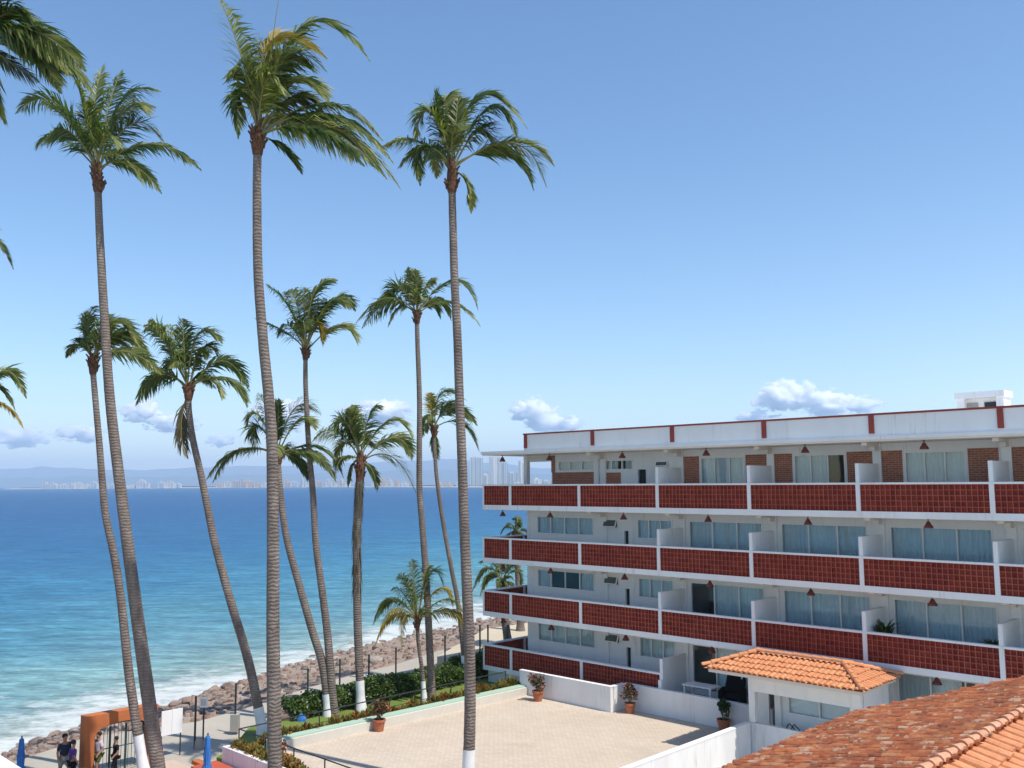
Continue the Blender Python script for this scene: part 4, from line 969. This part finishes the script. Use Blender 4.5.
b.face([(-.237,.343,Hg-.003),(.237,.343,Hg-.003),(.237,Lg-.343,Hg-.003),(-.237,Lg-.343,Hg-.003)]); b.build('arch_beam',M['orange_wall'],gw)
gt=MB()
for y in (.42,1.0,1.62,2.28): gt.tube([(0,y,.05),(0,y,1.58+.2*sin(pi*(y-.343)/2.06))],.04,8)
gt.tube([(0,.4,.95),(0,2.38,.95)],.02,6); gt.tube([(0,.4,.2),(0,2.38,.2)],.02,6)
gt.tube([(0,y,z-.06) for y,z in und],.035,6)
for j in range(14): y=.50+j*.135; gt.tube([(0,y,.1),(0,y,1.60+.2*sin(pi*(y-.343)/2.06))],.011,5)
gt.build('barred_gate',M['green_metal'],gw)
b=MB(); b.box(-.26,-.243,Lg-.27,Lg-.08,1.25,1.6); b.build('notice',M['white'],gw)
nb=empty('notice_board',W(-.55,17.35,ZP),-HA); tag(nb,'white two-panel notice board on legs beside the orange gateway','notice board')
for (y0,y1) in ((-.0,.43),(.44,.88)):
    b=MB(); b.box(.0,.04,y0,y1,.90,1.86); b.build('panel',M['white'],nb)
for y in (.04,.84): b=MB(); b.box(-.045,-.005,y-.02,y+.02,0,1.9); b.build('leg',M['dark_metal'],nb)
# parasols, tables
def parasol(p,h,lab,r=.17,folds=9):
    e=empty('folded_parasol',p); tag(e,lab,'parasol','folded blue parasols')
    b=MB(); b.tube([(0,0,0),(0,0,h)],.026,8); b.build('pole',M['dark_metal'],e)
    b=MB(); rows=[]
    for (z,q) in ((h-.06,.02),(h-.12,.09),(h-.5,.12),(h*.62,.15),(h*.45,.13),(h*.40,.19),(h*.30,.20),(h*.22,.23)):
        rows.append([V((cos(a)*q*r/.17*(1+.28*cos(folds*a)),sin(a)*q*r/.17*(1+.28*cos(folds*a+z)),z)) for a in [2*pi*j/36 for j in range(36)]])
    b.grid(rows,closed=True); b.build('canopy',M['blue_cloth'],e,smooth=True)
    b=MB(); b.lathe([(0,0),(.25,0),(.25,.06),(.06,.10),(0,.1)],14); b.build('base',M['concrete'],e)
parasol(V((*at_z(208,733,ZP+1.95)[:2],ZP)),1.95,'folded blue parasol standing before the red ramp',.125)
parasol(V((*at_z(22,736,ZP+1.9)[:2],ZP)),1.9,'folded blue parasol with bare dark pole near the sea wall corner',.125)
for (px,lab) in ((80,'white round table top close to the gateway pillar'),(107,'white round table top under the barred gate')):
    p=at_z(px,771,-10.12); e=empty('round_table',V((p.x,p.y,ZP))); tag(e,lab,'table','white tables on the deck')
    b=MB(); b.lathe([(0,.75),(.27,.75),(.29,.735),(.27,.71),(0,.71)],20); b.build('table_top',M['white'],e)
    b=MB(); b.lathe([(.04,.71),(.04,.05),(.22,.02),(.22,0),(0,0)],10); b.build('pedestal',M['white'],e)

# ------------------------------------------------------------------ people
def skin_mesh(name,verts,edges,rads,mat_,parent,sub=2):
    me=bpy.data.meshes.new(name); me.from_pydata(verts,edges,[]); o=bpy.data.objects.new(name,me); COL.objects.link(o)
    md=o.modifiers.new('skin','SKIN'); 
    if not me.skin_vertices: me.skin_vertices.new()
    for i,r in enumerate(rads):
        sv_=me.skin_vertices[0].data[i]; sv_.radius=r if isinstance(r,tuple) else (r,r); sv_.use_root=(i==0)
    sb=o.modifiers.new('sub','SUBSURF'); sb.levels=sub; sb.render_levels=sub
    dg=bpy.context.evaluated_depsgraph_get(); ev=o.evaluated_get(dg); nm=bpy.data.meshes.new_from_object(ev)
    o.modifiers.clear(); o.data=nm; nm.materials.clear(); nm.materials.append(mat_)
    for p in nm.polygons: p.use_smooth=True
    o.parent=parent; bpy.data.meshes.remove(me); return o
def person(p,rz,lab,shirt,pants,stride=.0,h=1.70,sit=False,armr=.1,long=False,shorts=True):
    e=empty('person',p,rz); tag(e,lab,'person','people by the gateway'); k=h/1.70
    hip=.92 if not sit else .48
    S=lambda L:[tuple(c*k for c in q) for q in L]
    dz=hip-.92
    kx=stride
    if sit:
        LH,LK,LA,LF=(.09,0,.47),(.10,-.42,.50),(.10,-.42,.09),(.10,-.58,.03); RH,RK,RA,RF=(-.09,0,.47),(-.10,-.42,.50),(-.10,-.44,.09),(-.10,-.60,.03)
    else:
        LH,LK,LA,LF=(.09,0,.88),(.10,-.10-kx*.5,.49),(.10,-kx*1.0,.09),(.11,-kx*1.0-.15,.03); RH,RK,RA,RF=(-.09,0,.88),(-.10,kx*.35-.02,.49),(-.10,kx*1.0,.10),(-.11,kx*1.0-.14,.04)
    v=[(0,0,.95+dz),(0,.01,1.15+dz),(0,.0,1.34+dz),(0,-.01,1.46+dz),(0,-.02,1.53+dz),(0,-.035,1.62+dz),(0,-.02,1.68+dz),
       (.17,0,1.38+dz),(.23,.03,1.12+dz),(.25,-.10-armr,.92+dz),(.25,-.15-armr,.84+dz),
       (-.17,0,1.38+dz),(-.23,.03,1.12+dz),(-.25,-.08,.92+dz),(-.25,-.11,.84+dz),LH,LK,LA,LF,RH,RK,RA,RF]
    ed=[(0,1),(1,2),(2,3),(3,4),(4,5),(5,6),(2,7),(7,8),(8,9),(9,10),(2,11),(11,12),(12,13),(13,14),(0,15),(15,16),(16,17),(17,18),(0,19),(19,20),(20,21),(21,22)]
    r=[(.15,.11),(.14,.10),(.16,.10),.055,.06,(.085,.10),(.07,.08),.06,.045,.034,.038,.06,.045,.034,.038,.085,.06,.042,.04,.085,.06,.042,.04]
    r=[tuple(x*k for x in q) if isinstance(q,tuple) else q*k for q in r]
    skin_mesh('body',S(v),ed,r,M['skin'],e)
    sv2=[(0,0,.93+dz),(0,.01,1.15+dz),(0,0,1.35+dz),(.17,0,1.38+dz),(.215,.02,1.17+dz),(-.17,0,1.38+dz),(-.215,.02,1.17+dz)]
    skin_mesh('shirt',S(sv2),[(0,1),(1,2),(2,3),(3,4),(2,5),(5,6)],[(.19*k,.14*k),(.17*k,.125*k),(.18*k,.12*k),.08*k,.068*k,.08*k,.068*k],M[shirt],e)
    f=.75 if shorts else 1.
    def mixv(a,b_,t): return tuple(a[i]+(b_[i]-a[i])*t for i in range(3))
    pv=[(0,0,.95+dz),LH,mixv(LH,LK,f),RH,mixv(RH,RK,f)]; pe=[(0,1),(1,2),(0,3),(3,4)]; pr=[(.165*k,.13*k),.11*k,.09*k,.11*k,.09*k]
    if not shorts: pv+=[LA,RA]; pe+=[(2,5),(4,6)]; pr+=[.07*k,.07*k]
    skin_mesh('trousers' if not shorts else 'shorts',S(pv),pe,pr,M[pants],e)
    b=MB(); b.lathe([(.07,1.60),(.10,1.645),(.098,1.70),(.07,1.745),(0,1.76)],12,o=(0,.005,dz)); b.v=[tuple(c*k for c in q) for q in b.v]; b.build('hair',M['hair'],e,smooth=True)
person(V((*at_z(65,735,ZP+1.72)[:2],ZP)),.9,'person walking in a dark navy shirt and pale shorts left of the gateway pillar','navy_cloth','khaki_cloth',.26,1.72)
person(V((*at_z(73.5,741,ZP+1.58)[:2],ZP)),2.4,'person in a purple top and dark trousers next to the gateway pillar','purple_cloth','black_cloth',.08,1.58,shorts=False)
person(V((*at_z(99,739,ZP+1.40)[:2],ZP)),-.6,'person in a pale top standing behind the gate bars','pale_cloth','green_cloth',.06,1.62)
person(V((*at_z(116,747,ZP+1.10)[:2],ZP)),-.9,'person in dark clothes stooping behind the barred gate','black_cloth','black_cloth',.1,1.45,shorts=False)

# ------------------------------------------------------------------ far shore, city, hills
def hill(name,Y,xs,zb,mat_,amp=1.,depth=2500):
    b=MB(); rows=[[],[],[]]
    for i in range(len(xs)-1):
        (x0,y0),(x1,y1)=xs[i],xs[i+1]
        for k in range(10):
            f=k/10; f2=f*f*(3-2*f); px=x0+(x1-x0)*f; py=y0+(y1-y0)*f2+amp*noise.noise(V((px*.06,3,Y)))*1.6+amp*noise.noise(V((px*.2,7,Y)))*.7
            p=at_y(px,py,Y); 
            rows[0].append(V((p.x*.93,Y*.93,zb))); rows[1].append(p); rows[2].append(V((p.x*1.1,Y*1.12,zb)))
    mid=[(a.lerp(c,.55)+V((0,0,18*noise.noise(V((a.x*.004,1,2)))))) for a,c in zip(rows[0],rows[1])]
    b.grid([rows[0],mid,rows[1],rows[2]]); return tag(b.build(name,mat_,smooth=True),kind='structure')
hill('mountains',18500,[(-200,474),(-60,472),(0,469),(50,467),(90,469),(140,470),(190,468),(235,466),(290,466),(350,463),(410,461),(450,459),(500,464),(540,468),(590,470),(660,472),(760,474)],ZS-2,M['mount'])
hill('mountains',14500,[(-150,480),(-40,478),(30,478),(90,476),(160,477),(230,475),(290,474),(350,472),(420,470),(480,470),(540,474),(600,477)],ZS-2,M['mount'],1.2)
# low wooded strip
b=MB(); r0=[];r1=[];r2=[]
for i in range(160):
    px=15+i*4.2; Y=4700-1500*max(0,min(1,(px-330)/160)); top=3.0+10*abs(noise.noise(V((i*.35,1,1))))+6*max(0,noise.noise(V((i*.9,4,1))))
    d=ray(px,486); x=d.x/d.y*Y
    r0.append(V((x,Y-12,ZS-.5))); r1.append(V((x,Y,ZS+top))); r2.append(V((x*1.02,Y+900,ZS+top*.7)))
b.grid([r0,r1,r2]); tag(b.build('far_shore',M['far_green'],smooth=False),kind='structure')
b=MB(); r0=[];r1=[]
for i in range(160):
    px=15+i*4.2; Y=4700-1500*max(0,min(1,(px-330)/160)); d=ray(px,486); x=d.x/d.y*Y
    r0.append(V((x,Y-130,ZS+.05))); r1.append(V((x,Y-10,ZS+3)))
b.grid([r0,r1]); tag(b.build('far_beach',M['sand']),kind='structure')
rc=random.Random(77)
specs=[(42,48,480,0),(49,57,481,0),(60,66,482,0),(69,74,482,0),(75,81,480,0),(90,97,479.5,0),(84,89,482.5,0),(108,114,481.5,0),(126,135,483,0),(137,148,479,0),(139,144,476.5,0),(158,164,479.5,0),(166,174,478.5,0),(176,180,481,0),(216,222,481,1),(224,230,479,0),(232,239,478.5,1),(240,246,476.5,1),(246,252,478.5,1),(254,260,480.5,1),(262,267,481,0),(284,290,477,1),(291,297,479,0),(301,303,474,0),(306,311,480,0),(316,322,479,1),(326,331,477,0),(332,336,475,0),(338,346,479,1),(341,343,476.5,0),(347,350,477,0),(372,377,478,0),(380,386,474.5,1),(388,392,476,0),(394,399,477,1),(402,408,480,0),(437,443,480,1),(446,452,480.5,1),(456,460,481,0)]
for (x0,x1,yt,cr) in specs:
    xm=(x0+x1)/2; Y=4600-1500*max(0,min(1,(xm-330)/160)); Y-=rc.uniform(0,40)
    p=at_y(xm,yt,Y); wd=(x1-x0)/F*Y; h=(p.z-ZS)*.72; wd*=1.12; e=V((p.x,Y,ZS))
    b=MB(); b.box(-wd/2,wd/2*.4,0,25,0,h); b.box(wd/2*.4,wd/2,-4,22,0,h*rc.uniform(.65,.95)); b.box(-wd*.3,0,5,15,h,h+rc.uniform(2,5))
    o=b.build('far_building',M['city_cream' if cr else 'city_white'],loc=e); tag(o,('tiny cream block in the hazy town across the bay' if cr else 'tiny white block in the hazy town across the bay'),'building','buildings across the bay')
for (x0,x1,yt,Y,m,lab) in ((470.5,482,457.5,3500,'tower_glass','pale glass tower across the bay nearest the terrace palm'),(489.5,496.5,456,3500,'tower_white','bright white tower seen under the hotel roof overhang'),(496.5,500.5,457,3520,'tower_glass','grey slab tower joined behind the white tower'),(501,507,462,3600,'tower_glass','darker glass tower under the first hanging lamp'),(518.5,522,460,3400,'tower_white','narrow white tower beside the corner column'),(522,527.5,463,3420,'tower_glass','glassy tower cut off by the corner column'),(483.5,488.5,474.5,3650,'tower_white','short pale block wedged between the two glass towers'),(508.5,517,473,3700,'tower_glass','wide low slab between the lamp and the corner column'),(534,541,479,3300,'tower_white','squat pale block seen through the open corner of the top floor'),(543,552,481,3350,'tower_glass','lowest block framed by the open corner of the top floor')):
    xm=(x0+x1)/2; p=at_y(xm,yt,Y); wd=(x1-x0)/F*Y*1.14; h=p.z-ZS
    e=empty('tower_block',V((p.x,Y,ZS))); tag(e,lab,'tower','towers across the bay')
    b=MB(); b.box(-wd/2,wd*.18,0,22,0,h); b.box(wd*.18,wd/2,5,24,0,h*.985); b.build('body',M[m],e)
    b=MB(); b.box(-wd*.3,wd*.1,6,16,h,h+5); b.build('roof_plant',M['tower_white'],e)
    b=MB(); 
    for i in range(4): b.box(-wd/2+wd*.66*i/4+1,-wd/2+wd*.66*i/4+2.2,-1.4,-.05,3,h-3)
    b.build('balcony_columns',M['tower_white'],e)
o=MB(); o.box(-40,40,-10,10,0,14); o.box(-30,-5,-8,8,14,22)
tag(o.build('beach_pavilion',M['city_white'],loc=V((*at_y(523,480,3300)[:2],ZS))),'low white pavilion at the foot of the narrow tower','pavilion')

# ------------------------------------------------------------------ air
b=MB(); b.box(-21500,21500,-60,21500,ZS-60,560)
m,nt,out=newmat('haze_air'); pv=N(nt,'ShaderNodeVolumePrincipled'); pv.inputs['Color'].default_value=(.68,.82,.96,1); pv.inputs['Density'].default_value=1.0e-4; pv.inputs['Anisotropy'].default_value=.0
nt.links.new(pv.outputs[0],out.inputs['Volume'])
hz=b.build('haze',m); tag(hz,'thin blue haze over the bay','haze',kind='stuff')

# ------------------------------------------------------------------ clouds beyond the bay
def cloud_mat(seed):
    m,nt,out=newmat('cloud_vapour'); O=N(nt,'ShaderNodeTexCoord').outputs['Object']
    ln=N(nt,'ShaderNodeVectorMath',operation='LENGTH'); nt.links.new(mapping(nt,O,(1,1,1.0)),ln.inputs[0])
    v=mapping(nt,O,(1,1,1),(0,0,0),(seed*3.7,seed*1.3,seed))
    f=nz(nt,v,2.1,8,.66)
    k=math1(nt,'SUBTRACT',math1(nt,'ADD',math1(nt,'MULTIPLY',f,2.9),-.84),ln.outputs['Value'])
    d=math1(nt,'MULTIPLY',math1(nt,'MAXIMUM',math1(nt,'MULTIPLY',k,3.2),0,clamp=True),.05)
    pv=N(nt,'ShaderNodeVolumePrincipled'); pv.inputs['Color'].default_value=(1,1,1,1); pv.inputs['Anisotropy'].default_value=.1; nt.links.new(d,pv.inputs['Density']); nt.links.new(pv.outputs[0],out.inputs['Volume']); return m
Yc=24500
for i,(px,py,wp,hp_,lab) in enumerate(((142,411,44,24,'small puffy cloud low over the hills beside the S-bent palm'),(172,423,52,20,'flatter cloud trailing right under the curved palm crown'),(18,437,56,20,'faint cloud bank at the picture edge over the bay'),(80,434,52,16,'thin flat cloud between the two leaning trunks'),(221,441,30,12,'tiny wisp beside the drooping frond of the leaning palm'),
    (533,411,48,28,'fleecy cloud above the hotel roof corner'),(556,424,60,18,'thin cloud touching the roof parapet'),(785,397,64,34,'tallest cumulus head above the parapet'),(826,403,54,26,'second cumulus head above the parapet'),(862,405,44,16,'small trailing puff at the end of the cumulus row'),(755,416,44,12,'low thin wisp before the cumulus heads'),(376,414,76,26,'cloud behind the shaggy palm crown'),(280,416,64,34,'cloud behind the crown of the half hidden palm'))):
    c=at_y(px,py,Yc); s_=Yc/F
    bm=bmesh.new(); bmesh.ops.create_icosphere(bm,subdivisions=2,radius=1.0); me=bpy.data.meshes.new('cloud'); bm.to_mesh(me); bm.free(); me.materials.append(cloud_mat(i+1))
    o=bpy.data.objects.new('cloud',me); COL.objects.link(o); o.location=c; o.scale=(wp*.62*s_,wp*.5*s_,hp_*.66*s_); tag(o,lab,'cloud','clouds over the bay')
